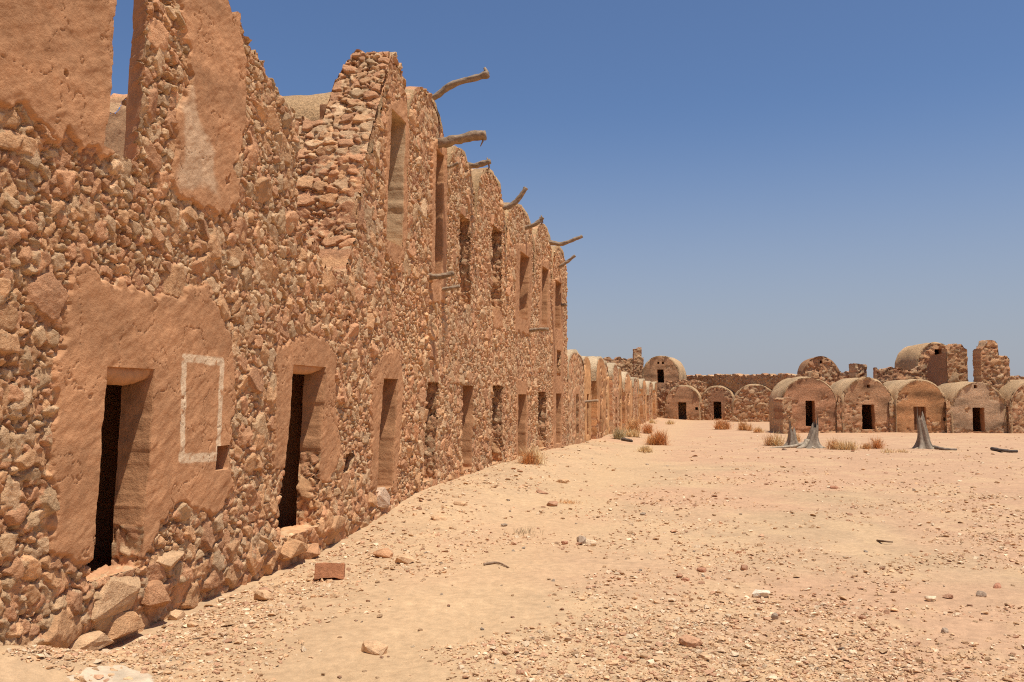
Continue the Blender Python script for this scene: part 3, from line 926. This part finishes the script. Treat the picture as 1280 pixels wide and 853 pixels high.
def hut(label, px, Y, phi, W, H, spring, doors=(), zones=(), holes=(), ext=(0, 0), ext_z=1.4, length=2.4, seed=1, roofcol=None, door_leaf=False, roof=True, base=-.3, name='vaulted_hut'):
    cx, cy = px_x(px, Y), Y
    root = thing(name, label, "hut", (cx, cy, 0), "vaulted huts round the far side of the courtyard")
    path = hut_path(cx, cy, math.radians(phi))
    half = W / 2
    arch = arch_top(0, half, H, spring)
    def top(u):
        u = np.asarray(u, float)
        t = np.where(np.abs(u) <= half, arch(u), np.interp(np.abs(u), [half, half + .05, half + 3], [spring, ext_z, ext_z - .1]) + .12 * vnoise(u * 3, u * 0, seed))
        return t - .01
    us = np.arange(-half - ext[0], half + ext[1] + .001, .05)
    ops = []
    for (dx, z0, z1, wd) in doors:
        ops.append(dict(z0=z0, z1=z1, l=(dx - wd / 2, dx - wd / 2), r=(dx + wd / 2 + .02, dx + wd / 2 - .01), depth=.35, seed=seed + 3, rough=.015, res=.06, room=min(1.7, wd * 2.2), chamber=2.5, ceil=min(z1 + .3, H - .3)))
    for (dx, z0, sz) in holes:
        ops.append(dict(z0=z0, z1=z0 + sz, l=(dx - sz / 2, dx - sz / 2), r=(dx + sz / 2, dx + sz / 2), depth=.3, seed=seed + 4, rough=.01, res=.05, chamber=.35, room=.3, ceil=z0 + sz + .01, name='vent_hole'))
    facade(root, path, us, np.arange(base, H + .1, .05), top, dict(seed=seed, layers=LAY_FAR), zones, ops, name='stone_gable', mat=M_FAR, pmat=M_FAR, rim=.5, zone_name='plaster_face')
    if roof:
        th = np.linspace(math.pi, 0, 30)
        uu = np.concatenate([[-half], half * np.cos(th), [half]]); zz = np.concatenate([[-.1], spring + (H - spring) * np.sin(th), [-.1]])
        vault(root, path, uu, zz, .04, -length, roofcol if roofcol is not None else lin(198, 162, 120), 600 + seed, thick=.05, rag=.25, nseg=24)
        # plain closing wall at the back
        v = path(uu, zz, np.full(len(uu), -length)); m = len(v)
        v = np.concatenate([v, path(np.zeros(1), np.full(1, H * .5), np.full(1, -length))])
        q = np.array([(i, i + 1, m) for i in range(m - 1)])
        local(mk('back_wall', v, q, np.broadcast_to(C_PLAST, (len(v), 3)), M_FAR), root)
    if door_leaf:
        dx, z0, z1, wd = doors[0]
        V = []; Q = []
        for j in range(4):
            x0 = dx - wd / 2 + wd * j / 4 + .006; x1 = dx - wd / 2 + wd * (j + 1) / 4 - .006
            pts = [path(np.array([xx]), np.array([zz_]), np.array([hh_]))[0] for hh_ in (-.12, -.17) for xx, zz_ in ((x0, z0), (x1, z0), (x1, z1), (x0, z1))]
            b_ = len(V); V += pts
            Q += [(b_, b_ + 1, b_ + 2, b_ + 3), (b_ + 4, b_ + 7, b_ + 6, b_ + 5), (b_, b_ + 4, b_ + 5, b_ + 1), (b_ + 1, b_ + 5, b_ + 6, b_ + 2), (b_ + 2, b_ + 6, b_ + 7, b_ + 3), (b_ + 3, b_ + 7, b_ + 4, b_)]
        cs = np.repeat(np.array([lin(120, 84, 58) * random.uniform(.8, 1.2) for _ in range(4)]), 8, 0)
        local(mk('door', np.array(V), np.array(Q), cs, M_WOOD, smooth=False), root)
    return root


def gable_zone(W, H, spring, lo=.0, **k):
    h = W / 2
    p = [(-h - .1, lo), (-h - .1, spring)] + [((h + .12) * math.cos(t), spring + (H + .12 - spring) * math.sin(t)) for t in np.linspace(math.pi, 0, 14)] + [(h + .1, spring), (h + .1, lo)]
    return dict(poly=p, level=.05, mott=.75, worn=.40, **k)


P_TAN = lin(186, 142, 104); P_RED = lin(182, 134, 98); P_GREY = lin(184, 150, 116)
hut("two-storey vaulted hut with a high black window at the end of the low row", 826, 64.0, 20, 2.7, 4.75, 3.1, doors=[(-.02, 2.75, 3.75, .50)], zones=[dict(poly=[(-1.5, 2.4), (-1.5, 4.9), (1.5, 4.9), (1.5, 2.9), (.6, 2.3)], level=.05, rag=.2, mott=.7, worn=.35, col=P_TAN)],
    holes=[(-.18, 4.15, .17), (.16, 4.15, .17), (.9, .35, .28), (1.4, 1.75, .2)], ext=(.6, 2.0), ext_z=2.9, seed=101, length=3.5)
hut("low plastered hut with black doorway beneath the two-storey hut", 853, 62.0, 20, 2.4, 2.48, 1.2, doors=[(-.05, .05, 1.30, .60)], zones=[gable_zone(2.4, 2.45, 1.2, .2, rag=.2, col=P_TAN)], holes=[(.98, .75, .2)], ext=(.1, .3), ext_z=1.2, seed=102)
hut("small rubble hut with black doorway and rust-red scrub before its door", 896, 62.0, 20, 2.5, 2.45, 1.1, doors=[(.0, .10, 1.35, .56)], zones=[dict(poly=[(-.55, .1), (-.5, 2.2), (.5, 2.2), (.55, .1)], level=.03, rag=.25, col=P_RED)], ext=(.1, .5), ext_z=1.1, seed=103)
hut("doorless rubble vault with an arched stone face", 943, 58.0, 14, 2.95, 2.50, 1.0, ext=(.2, .6), ext_z=1.0, seed=104)
hut("large smooth plastered hut with a half-open dark doorway behind the forked stump", 1010, 40.3, 0, 2.60, 2.58, 1.30, doors=[(.05, .30, 1.50, .45)], zones=[gable_zone(2.6, 2.55, 1.3, .12, rag=.08, col=P_RED)], length=1.7, ext=(0, .4), ext_z=1.65, seed=105)
hut("plastered hut with black doorway and one vent near its crown", 1083, 40.2, 0, 2.36, 2.53, 1.25, doors=[(.02, .15, 1.32, .60)], zones=[gable_zone(2.36, 2.5, 1.25, .35, rag=.2, col=P_TAN)], holes=[(.06, 2.1, .15), (-1.2, .62, .16)], ext=(.28, .28), ext_z=1.5, seed=106)
hut("plastered hut with brown plank door behind the single pointed stump", 1149, 40.1, 0, 2.40, 2.45, 1.20, doors=[(-.05, .12, 1.22, .58)], zones=[gable_zone(2.4, 2.42, 1.2, .1, rag=.12, col=lin(186, 136, 92))], holes=[(1.12, .55, .17)], ext=(.28, .28), ext_z=1.45, seed=107, door_leaf=True)
hut("greyish plastered hut with black doorway beneath the two ruined towers", 1221, 39.9, 0, 2.45, 2.36, 1.00, doors=[(-.02, .05, 1.18, .56)], zones=[gable_zone(2.45, 2.34, 1.0, .1, rag=.16, col=P_GREY)], holes=[(-.12, 2.08, .15)], ext=(.28, .3), ext_z=1.45, seed=108)
hut("bare rubble hut at the right edge with a pale vault", 1296, 39.7, 0, 2.6, 2.45, 1.1, ext=(.1, .3), ext_z=1.2, seed=109)


def rubble_wall(name, label, cat, p0, p1, top, seed, thick=.5, base=-.2, du=.055, group=None, holes=(), scale=1.1):
    """straight piece of rubble wall from p0 to p1 (left to right as seen)"""
    p0 = np.array(p0, float); p1 = np.array(p1, float)
    L = np.linalg.norm(p1 - p0); d = (p1 - p0) / L
    n = np.array([d[1], -d[0]])
    path = lambda u, z, h: np.stack([p0[0] + u * d[0] + h * n[0], p0[1] + u * d[1] + h * n[1], z + 0 * u], -1)
    root = thing(name, label, cat, (float(p0[0] + p1[0]) / 2, float(p0[1] + p1[1]) / 2, 0), group)
    def tf(u):
        u = np.asarray(u, float)
        return top(u) + .07 * vnoise(u * 2.3, u * 0, seed) + .06 * np.round(1.5 * vnoise(u * 5, u * 0 + 3, seed + 1))
    zmax = float(np.max(tf(np.arange(0, L, .05)))) + .1
    # opposite face first, so the wall has two stone sides
    facade(root, path, np.arange(0, L, du), np.arange(base, zmax, .055), tf, dict(seed=seed, layers=LAY_FAR, flat=1.4), (), (), name='stone_face', mat=M_FAR, rim=thick, sides=thick)
    back = lambda u, z, h: path(L - u, z, -thick - h)
    facade(root, back, np.arange(0, L, .12), np.arange(base, zmax, .12), lambda u: tf(L - np.asarray(u)), dict(seed=seed + 1, layers=LAY_FAR, flat=1.4), (), (), name='stone_face', mat=M_FAR)
    return root


def at_px(px, Y): return (px_x(px, Y), Y)


rubble_wall("rubble_wall", "long low rubble wall running behind the far huts", "wall", at_px(850, 69), at_px(1062, 52), lambda u: np.interp(u, [0, 8, 14, 23], [3.35, 3.3, 3.15, 3.2]), 121)
rubble_wall("rubble_wall", "high rubble wall behind the far end of the low row", "wall", at_px(735, 67), at_px(805, 68), lambda u: 4.75 + .0 * u, 122)
rubble_wall("chimney_pillar", "thin stone pillar standing on the high rubble wall beside the two-storey hut", "pillar", at_px(792.5, 66.5), at_px(803, 66.5), lambda u: 5.45 + 0 * u, 123, thick=.6)
hut("small stone vault perched above the long rubble wall", 1026, 50.0, 0, 2.0, 4.0, 2.9, holes=[(.02, 3.65, .16)], ext=(.5, .5), ext_z=3.0, seed=124, length=1.0, roofcol=lin(176, 130, 92))
rubble_wall("stone_block", "short square stone stub on the roofs above the plastered huts", "wall", at_px(1069, 46), at_px(1084, 46), lambda u: 3.42 + 0 * u, 125, thick=.9)
rubble_wall("rubble_wall", "rubble wall in front of the big dome-like vault", "wall", at_px(1094, 45), at_px(1163, 44.5), lambda u: np.interp(u, [0, 1.8, 3], [3.15, 3.2, 3.42]), 126)
hut("highest vault, dome-like with a small dark window and rubble gable", 1171, 46.5, 0, 2.2, 4.6, 3.3, doors=[(.10, 3.8, 4.28, .42)], ext=(0, .4), ext_z=3.3, seed=127, length=2.6, roofcol=lin(205, 165, 120))
rt = rubble_wall("ruined_tower", "left one of two ruined towers, its shaded side wall joined to a rubble front", "tower", at_px(1184, 42), at_px(1210, 42), lambda u: np.interp(u, [0, .15, .2, .75, .8, 1.05], [3.95, 4.0, 4.25, 4.3, 4.1, 4.0]), 128, thick=.5)
p0 = at_px(1184, 42)
facade(rt, lambda u, z, h: np.stack([p0[0] + .02 - h, p0[1] + 2.0 - u, z], -1), np.arange(0, 2.0, .06), np.arange(-.2, 4.2, .06), lambda u: np.interp(u, [0, .2, .5, 2.0], [3.2, 3.6, 3.78, 3.85]), dict(seed=129, amp=.6),
       [dict(poly=[(-.2, 1), (-.2, 4.2), (2.2, 4.2), (2.2, 1)], level=.04, rag=.05, col=P_RED)], name='side_wall', mat=M_FAR, pmat=M_FAR, rim=.4)
rubble_wall("ruined_tower", "right one of two ruined towers, stepped top of bare rubble", "tower", at_px(1226, 41), at_px(1263, 41), lambda u: np.interp(u, [0, .04, .2, .24, .32, .82, .87, 1.4], [4.0, 4.0, 4.02, 4.15, 4.32, 4.3, 3.68, 3.6]), 130, thick=.7)
rubble_wall("rubble_wall", "low rubble wall at the right edge behind the towers", "wall", at_px(1255, 46), at_px(1320, 46), lambda u: 2.75 + 0 * u, 131)
rubble_wall("stone_pier", "sunlit stone pier standing at the corner of the smooth plastered hut", "pier", at_px(977, 39.2), at_px(990, 39.2), lambda u: 1.52 + 0 * u, 132, thick=1.3, scale=.9)


# ------------------------------------------------------------------ dead stumps
def stump(label, px, py, hpx, wpx, trunks, roots, seed):
    x, y, z = on_ground(px, py)
    k = y / FPX
    root = thing("tree_stump", label, "stump", (x, y, z), None)
    V = []; F = []; C = []
    n0 = 0
    for (ox, oy, h, r, lean, flare) in trunks:
        m, n = 26, 22
        th = np.linspace(0, 2 * math.pi, m, endpoint=False)
        rows = []
        for i in range(n):
            t = i / (n - 1)
            rr = r * (1 - .42 * t) + flare * np.exp(-t * 7)
            lob = 1 + (.30 * np.exp(-t * 4) + .14) * np.sin(th * 5 + seed + 1.5 * t) + .25 * fbm(np.cos(th) * 2 + 5, np.sin(th) * 2 + t * 1.5, seed, 3)
            top = h * (.74 + .28 * np.maximum(0, np.cos(th - (.6 if lean > 0 else 2.8))) ** 1.3 + .22 * vnoise(th * 3.1, th * 0, seed + 2))
            rad = rr * lob * (1 - .25 * t ** 8)
            rows.append(np.stack([ox * 1.0 + rad * np.cos(th) + lean * t ** 1.3 * h, oy + rad * np.sin(th), -.05 + t * top], -1))
        v = np.concatenate(rows); 
        a = np.arange(n - 1)[:, None] * m + np.arange(m)[None]
        b = np.arange(n - 1)[:, None] * m + (np.arange(m)[None] + 1) % m
        q1 = np.stack([a, b, b + m], -1).reshape(-1, 3); q2 = np.stack([a, b + m, a + m], -1).reshape(-1, 3)
        V.append(v); F.append(np.concatenate([q1, q2]) + n0); n0 += len(v)
        s = fbm(np.tile(th, n) * 5, v[:, 2] * 1.6, seed + 8, 3)
        C.append(lin(146, 130, 110)[None] * (1 + .55 * s)[:, None])
    v = np.concatenate(V)
    o = mk("trunk", v, np.concatenate(F), np.concatenate(C), M_WOOD); o.parent = root
    for j, (dx, dy, L, r) in enumerate(roots):
        n = 14
        t = np.linspace(0, 1, n)
        ln = math.hypot(dx, dy)
        P = np.stack([dx / ln * L * t, dy / ln * L * t + .10 * L * np.sin(t * 5 + j) * .4, r * .9 * (1 - t) ** .7 + .18 * np.exp(-t * 6) - .01], -1)
        vv, ff = tube(P, r * (1 - t) ** .6 + .012, 9, seed + 20 + j, .3)
        c = lin(165, 148, 124)[None] * (1 + .4 * fbm(vv[:, 0] * 6, vv[:, 1] * 6, seed + j, 2))[:, None]
        o = mk("root", vv, ff, c, M_WOOD); o.parent = root
    return root


stump("grey forked dead stump with spreading roots before the smooth plastered hut", 1010, 560, 40, 60,
      [(.12, 0, 1.05, .19, .14, .22), (-.40, .25, .85, .16, -.03, .18)], [(-1, -.05, 1.35, .055), (-1, .3, 1.1, .06), (-.6, -.5, .7, .08), (.8, -.3, .6, .08), (1, .2, .65, .05), (.3, -1, .4, .07)], 201)
stump("slim pointed dead stump flaring at its foot before the plank door", 1155, 561, 40, 26,
      [(.02, 0, 1.36, .17, -.10, .15)], [(1, -.1, .40, .07), (-1, -.2, .35, .05), (.5, -.6, .4, .06)], 202)


# ------------------------------------------------------------------ dry bushes
def bush(label, px, py, wpx, hpx, cols, seed, dens=1.0, group="dry bushes on the sand"):
    x, y, z = on_ground(px, py)
    k = y / FPX
    W, H = wpx * k * 1.05, hpx * k * 1.45
    r = np.random.default_rng(seed)
    n = int(650 * dens)
    cl = max(2, int(W / .35))
    cx = r.uniform(-W / 2, W / 2, cl); cy = r.uniform(-W / 4, W / 4, cl); ch = H * r.uniform(.55, 1.0, cl) * (1 - .35 * np.abs(cx) / (W / 2))
    ci = r.integers(0, cl, n)
    b = np.stack([cx[ci] + r.normal(0, .09, n), cy[ci] + r.normal(0, .09, n), np.full(n, -.02)], -1)
    ang = r.uniform(0, 6.283, n); el = np.abs(r.normal(0, .85, n)) % 1.6
    L = ch[ci] * r.uniform(.35, 1.05, n)
    d = np.stack([np.sin(el) * np.cos(ang), np.sin(el) * np.sin(ang), np.cos(el)], -1)
    m = b + d * L[:, None] * .55
    d2 = d + r.normal(0, .35, (n, 3)); d2 /= np.linalg.norm(d2, axis=1, keepdims=True)
    e = m + d2 * L[:, None] * .45
    wd = (k * .42) * r.uniform(.6, 1.3, n)
    sx = np.stack([np.cos(ang + 1.57), np.sin(ang + 1.57), np.zeros(n)], -1) * wd[:, None]
    # each twig: two tapering quads, plus side sprigs
    v = np.stack([b - sx * .5, b + sx * .5, m + sx * .45, m - sx * .45, e + sx * .15, e - sx * .15], 1)
    sp = m + d2 * L[:, None] * .1; sd = d + r.normal(0, .8, (n, 3)); se = sp + sd * L[:, None] * .25
    v = np.concatenate([v, np.stack([sp - sx * .4, sp + sx * .4, se + sx * .15, se - sx * .15], 1)], 1)
    i = np.arange(n)[:, None] * 10
    q = np.concatenate([i + np.array([[0, 1, 2, 3]]), i + np.array([[3, 2, 4, 5]]), i + np.array([[6, 7, 8, 9]])])
    c = np.array(cols)[r.integers(0, len(cols), cl)][ci] * r.uniform(.65, 1.3, n)[:, None]
    o = mk("dry_bush", v.reshape(-1, 3), q, np.repeat(c, 10, 0), M_TWIG, smooth=False)
    o.location = (x, y, z)
    tag(o, label, "bush", group)
    return o


RUST = lin(206, 146, 92); RUST2 = lin(216, 168, 114); STRAW = lin(226, 194, 142); GGREY = lin(186, 168, 126)
bush("rust-red dry bush with a grey-green side out on the sand beyond the low row", 832, 557, 46, 25, [RUST, RUST, GGREY, RUST2], 301, 1.6)
bush("straw-coloured low tuft left of the larger rust and grey-green bush", 801, 565, 24, 11, [STRAW, RUST2], 302, .8)
bush("rust bush leaning on the far low cells", 798, 541, 34, 18, [RUST, RUST2], 303, 1.2)
bush("grey-green scrub at the foot of the low row beside the rust bush", 784, 546, 22, 12, [GGREY, GGREY, STRAW], 304, .8)
bush("dull green scrub tight against the low row's middle cells", 770, 549, 16, 16, [GGREY, lin(140, 130, 92)], 305, .7)
bush("rust dry bush at the base of the two-storey block", 672, 580, 26, 20, [RUST2, RUST, STRAW], 306, 1.1)
bush("rust-red scrub spread before the small rubble hut", 893, 537, 38, 14, [RUST, RUST2], 307, 1.2)
bush("sparse rust scrub before the doorless vault, nearer its left end", 925, 538, 26, 10, [RUST2, STRAW], 308, .7)
bush("faint straw scrub in front of the doorless vault, at its right end", 958, 541, 24, 9, [RUST2, STRAW], 309, .6)
bush("rust scrub just right of the forked stump", 1042, 562, 40, 15, [RUST2, RUST, STRAW], 310, 1.1)
bush("rust scrub midway between the two stumps", 1095, 561, 30, 12, [RUST, RUST2], 311, .9)
bush("thin straw tuft left of the forked stump, over its longest root", 968, 557, 36, 14, [RUST2, STRAW], 312, .8)
bush("wispy straw tuft right beside the stone pier", 992, 552, 22, 12, [STRAW, RUST2], 313, .5)
bush("small straw tuft below the rust bush that leans on the block", 702, 629, 20, 9, [STRAW, RUST2], 314, .35)
bush("tiny dead tuft alone on the trodden sand, nearest of all", 652, 668, 12, 14, [GGREY, lin(120, 96, 70)], 315, .12)
bush("pale straw wisps at the foot of the last low cell", 826, 530, 24, 8, [STRAW], 316, .6)
bush("sparse straw wisps beside the plank-door stump's foot", 1120, 566, 24, 9, [STRAW, RUST2], 317, .4)

# ------------------------------------------------------------------ stones lying about
def ground_rock(label, px, py, wpx, hpx, col, seed, cat="rock", name="rock", group=None, dep=None, sink=.25, n=22, tilt=.12, rotz=None):
    x, y, z = on_ground(px, py)
    k = y / FPX
    W, H = wpx * k, hpx * k
    D = dep * k if dep else W * .75
    o = rock_obj(name, seed, (x, y + D * .3, z + H * (.5 - sink)), (W, D, H), np.asarray(col), None, rotz=rotz if rotz is not None else random.uniform(-.3, .3), n=n, tilt=tilt)
    tag(o, label, cat, group)
    return o


R_TAN = lin(206, 166, 124); R_PALE = lin(224, 194, 156); R_BROWN = lin(180, 136, 104); R_GREY = lin(176, 152, 126); R_RED = lin(182, 130, 98)
for k, a in enumerate([
    ("flat tan rock alone in the sand at the bottom, left of centre", 467, 817, 34, 18, R_TAN),
    ("rounded pinkish rock at the bottom right of centre, dark beneath", 865, 809, 30, 15, lin(200, 152, 114)),
    ("white chalky rock lying right of centre", 953, 747, 22, 11, lin(228, 208, 178)),
    ("pale round stone beside a grey lump in mid courtyard", 739, 683, 14, 10, R_PALE),
    ("grey lump half buried beside a pale round stone", 727, 681, 13, 14, R_GREY),
    ("small dark brown stone just left of the grey lump", 706, 681, 9, 6, R_RED),
    ("brown stone below the straw tuft by the block", 691, 633, 15, 8, R_BROWN),
    ("long flat slab near the rust bush at the block's foot", 703, 604, 17, 6, R_TAN),
    ("flat brown slab left of the long flat slab", 678, 617, 16, 6, R_BROWN),
    ("tan stone lump at the end of the earth ledge by the wall", 505, 705, 24, 14, R_TAN),
    ("broad crusted stone on the earth ledge by the third doorway", 478, 698, 28, 15, lin(200, 150, 108)),
    ("buried mound of stone left of the reddish brick", 328, 752, 26, 16, R_TAN),
    ("small brown stone left of the pair near the white rock", 850, 722, 9, 6, R_BROWN),
    ("rusty brown stone in the cluster left of the white rock", 858, 727, 12, 6, R_RED),
    ("reddish stone of the cluster, upper of two together", 878, 715, 13, 7, R_RED),
    ("tan flat stone leaning in the cluster right of the reddish one", 884, 710, 12, 5, R_TAN),
    ("dark lump on the right of the stone cluster", 931, 713, 10, 9, R_BROWN),
    ("grey upright stone near the right of the foreground", 969, 775, 9, 11, R_GREY),
    ("small dark brown stone among gravel, lower right", 1079, 775, 10, 7, R_BROWN),
    ("pale flat stone in the right foreground gravel", 1165, 751, 14, 7, R_PALE),
    ("brown rounded stone just right of the pale flat one", 1186, 748, 12, 7, R_BROWN),
    ("grey half-buried stone at the right, above the pale flat ones", 1228, 746, 12, 9, R_GREY),
    ("pinkish angular stone near the right edge", 1247, 736, 10, 9, lin(196, 140, 108)),
    ("sharp grey stone at lower right, pointed top", 1182, 792, 9, 9, R_GREY),
    ("tan flat stone at the very bottom right of centre", 966, 851, 16, 9, R_PALE),
    ("brown stone alone far back in the right of the courtyard", 1044, 611, 12, 5, R_RED),
    ("flat tan stone at bottom centre-right, partly buried", 882, 824, 18, 7, R_TAN),
    ("dark reddish stone lying left of bottom centre-right", 778, 826, 13, 7, R_RED),
    ("small brown cube-like stone at the bottom, left of the dark reddish", 651, 843, 13, 6, R_BROWN),
    ("flat stone slab by the fourth doorway's boulder", 548, 648, 22, 7, R_TAN),
    ("flat stone slab farther along the earth ledge", 576, 628, 16, 6, R_TAN),
    ("grey-brown stone at the foot of the wall under the niche", 218, 775, 20, 15, R_TAN),
    ("small tan stone before the wall near the first doorway", 240, 784, 15, 8, R_TAN),
    ("flat pale chip in front of the first doorway", 306, 765, 12, 6, R_PALE),
    ("low brown stone right of the niche wall foot", 330, 742, 16, 10, R_BROWN),
    ("triangular flat stone at the foot of the first doorway steps", 106, 812, 36, 26, lin(200, 150, 108)),
]):
    ground_rock(a[0], a[1], a[2], a[3], a[4], a[5], 800 + k)
# the reddish brick: notched, as a mesh of its own
x, y, z = on_ground(410, 726)
k = y / FPX
bm = bmesh.new()
ol = [(-.5, 0), (-.33, .0), (-.28, .12), (.2, .16), (.36, .02), (.5, 0), (.5, 1), (.2, .94), (-.2, 1.02), (-.5, .96)]
fr = [bm.verts.new((a * 36 * k, -.06, b * 20 * k)) for a, b in ol]
bk = [bm.verts.new((a * 36 * k, .07, b * 20 * k)) for a, b in ol]
bm.faces.new(fr); bm.faces.new(bk[::-1])
for i in range(len(ol)):
    j = (i + 1) % len(ol); bm.faces.new((fr[j], fr[i], bk[i], bk[j]))
bmesh.ops.bevel(bm, geom=list(bm.edges), offset=.006, segments=1, affect='EDGES')
bmesh.ops.triangulate(bm, faces=bm.faces)
me = bpy.data.meshes.new("brick"); bm.to_mesh(me); bm.free()
at = me.color_attributes.new("Col", 'FLOAT_COLOR', 'POINT')
at.data.foreach_set("color", np.tile(np.append(lin(176, 120, 84), 1), len(me.vertices)).astype(np.float32))
me.materials.append(M_ROCK)
o = bpy.data.objects.new("brick", me); COL.objects.link(o); o.location = (x, y + .06, z - .005); o.rotation_euler = (-.25, .03, .12)
tag(o, "reddish notched brick lying by the second doorway", "brick")

# medium stones that nothing tells apart
r = np.random.default_rng(17)
protos = []
for k in range(10):
    v, f = hull_rock(900 + k, 16, (1, .8, .55), 1)
    c = np.array([R_TAN, R_BROWN * 1.15, R_TAN, R_GREY, R_PALE, lin(204, 158, 120)][k % 6])[None] * (1 + .15 * fbm(v[:, 0] * 3, v[:, 1] * 3, k, 2))[:, None]
    me_o = mk("stone", v, f, c, M_ROCK, smooth=False)
    protos.append(me_o.data); bpy.data.objects.remove(me_o)
cnt = 0
while cnt < 285:
    px = r.uniform(180, 1290); py = 560 + 290 * r.uniform() ** .8
    x, y, z = on_ground(px, py)
    if x < XW(y) + .5 or y > 34: continue
    s = r.uniform(1.6, 4.2) * y / FPX * (1 if r.uniform() < .8 else 1.5)
    o = bpy.data.objects.new("stone", protos[int(r.integers(0, 10))]); COL.objects.link(o)
    o.location = (x, y, z + s * .12); o.rotation_euler = (r.uniform(-.2, .2), r.uniform(-.2, .2), r.uniform(0, 6.28)); o.scale = (s, s, s * r.uniform(.7, 1.1))
    tag(o, "fist-sized or smaller plain stone scattered on the courtyard sand", "stone", "small stones scattered over the courtyard")
    cnt += 1


def gravel():
    P = []
    for k in range(12):
        v, f = hull_rock(950 + k, 9, (1, .85, .55), 0)
        P.append((v, f))
    N = 75000
    r = np.random.default_rng(23)
    py = 545 + 315 * r.uniform(size=N) ** .75
    px = r.uniform(-60, 1340, N)
    y = EYE * FPX / (py - 497); x = (px - CXP) / FPX * y
    pat = fbm(x * .9, y * .9, 971, 3)
    ok = (x > XW(y) + .12) & (y < 40) & (r.uniform(size=N) < .45 + 1.5 * pat + 1.2 * np.exp(-np.maximum(x - XW(y), 0) / .5) - .45 * np.exp(-((x - XW(y) - 2.3) / .75) ** 2))
    x, y = x[ok], y[ok]; N = len(x)
    z = ground_z(x, y) + .012 * fbm(x * 6, y * 6, 921, 3)
    s = np.exp(r.normal(0, .55, N)) * .0062 * (1 + .12 * y)
    s = np.minimum(s, .032 * np.ones(N) + .0018 * y)
    a = r.uniform(0, 6.28, N)
    pal = np.array([R_TAN, R_TAN * 1.08, R_PALE, R_TAN * .95, lin(208, 172, 134), lin(206, 160, 122), R_TAN * .9, R_PALE, lin(188, 144, 110), R_TAN])
    ci = pal[r.integers(0, len(pal), N)] * r.uniform(.8, 1.15, N)[:, None]
    V = []; Fs = []; C = []; b = 0
    kind = r.integers(0, 12, N)
    for k, (v, f) in enumerate(P):
        m = kind == k; n = m.sum()
        ca, sa = np.cos(a[m])[:, None], np.sin(a[m])[:, None]
        vv = v[None] * s[m][:, None, None]
        X = vv[..., 0] * ca - vv[..., 1] * sa + x[m][:, None]; Y = vv[..., 0] * sa + vv[..., 1] * ca + y[m][:, None]; Z = vv[..., 2] + (z[m] + s[m] * .2)[:, None]
        V.append(np.stack([X, Y, Z], -1).reshape(-1, 3))
        Fs.append((f[None] + (np.arange(n) * len(v))[:, None, None]).reshape(-1, 3) + b); b += n * len(v)
        C.append(np.repeat(ci[m], len(v), 0))
    o = mk("gravel", np.concatenate(V), np.concatenate(Fs), np.concatenate(C), M_ROCK, smooth=False)
    tag(o, "fine pale gravel strewn over the sand", kind="stuff")


gravel()

# ------------------------------------------------------------------ branches, spilled mortar
def branch(label, pts, r0, r1, col, seed):
    P = []
    for (px, py, dz) in pts:
        x, y, z = on_ground(px, py); P.append((x, y, z + dz))
    cv = smooth_curve(P, 24)
    v, f = tube(cv, np.linspace(r0, r1, 24), 8, seed, .25)
    c0 = cv[0].copy()
    o = mk("branch", v - c0, f, np.asarray(col)[None] * (1 + .4 * fbm(v[:, 0] * 9, v[:, 1] * 9, seed, 2))[:, None], M_WOOD)
    o.location = c0
    tag(o, label, "branch")


branch("dark dead branch lying flat at the far right", [(1240, 563, .05), (1255, 566, .06), (1272, 566, .04)], .055, .04, lin(96, 84, 74), 61)
branch("grey dead root lying right of the slim stump", [(1168, 561, .05), (1180, 563, .04), (1196, 563, .02)], .06, .03, lin(130, 114, 98), 62)
branch("thin crooked twig in the middle of the right foreground", [(1097, 677, .01), (1104, 680, .03), (1116, 680, .02)], .014, .008, lin(120, 96, 74), 63)
branch("short dark stick beside the scrub of the low row", [(778, 551, .05), (790, 553, .04)], .07, .05, lin(90, 76, 64), 64)
branch("thin straw-like twig on the sand before the niche", [(240, 801, .008), (252, 800, .012), (262, 801, .008)], .006, .004, lin(120, 96, 74), 65)
branch("thin dark stick on the sand at left by the stones", [(605, 707, .01), (622, 706, .02), (636, 711, .01)], .012, .007, lin(150, 122, 96), 66)

# spilled mortar: a flat irregular cake
pts = [on_ground(*p) for p in [(92, 862), (96, 836), (120, 827), (160, 828), (192, 838), (212, 852), (222, 870), (150, 880)]]
cx = sum(p[0] for p in pts) / len(pts); cy = sum(p[1] for p in pts) / len(pts)
poly = np.array([(p[0], p[1]) for p in pts])
gx, gy = np.meshgrid(np.arange(poly[:, 0].min() - .1, poly[:, 0].max() + .1, .016), np.arange(poly[:, 1].min() - .1, poly[:, 1].max() + .1, .016))
sd = poly_sd(gx, gy, poly) + .10 * fbm(gx * 6, gy * 6, 981, 4)
gz = ground_z(gx, gy) + .012 * fbm(gx * 6, gy * 6, 921, 3) - .03 + .042 * sstep(.03, -.05, sd) + .006 * fbm(gx * 14, gy * 14, 983, 3)
V = np.stack([gx - cx, gy - cy, gz], -1).reshape(-1, 3)
i = np.arange(gx.size).reshape(gx.shape)
q = np.stack([i[:-1, :-1], i[:-1, 1:], i[1:, 1:], i[1:, :-1]], -1).reshape(-1, 4)
q = q[(sd[:-1, :-1] < .06).ravel()]
c = lin(200, 178, 148)[None] * (1 + .3 * fbm(gx * 5, gy * 5, 984, 3).ravel())[:, None]
v_, c_, q_ = sub(V, c, q)
o = mk("mortar_slab", v_, q_, c_, M_PLAST); o.location = (cx, cy, 0)
tag(o, "pale cracked cake of spilled mortar on the sand at lower left", "mortar slab")
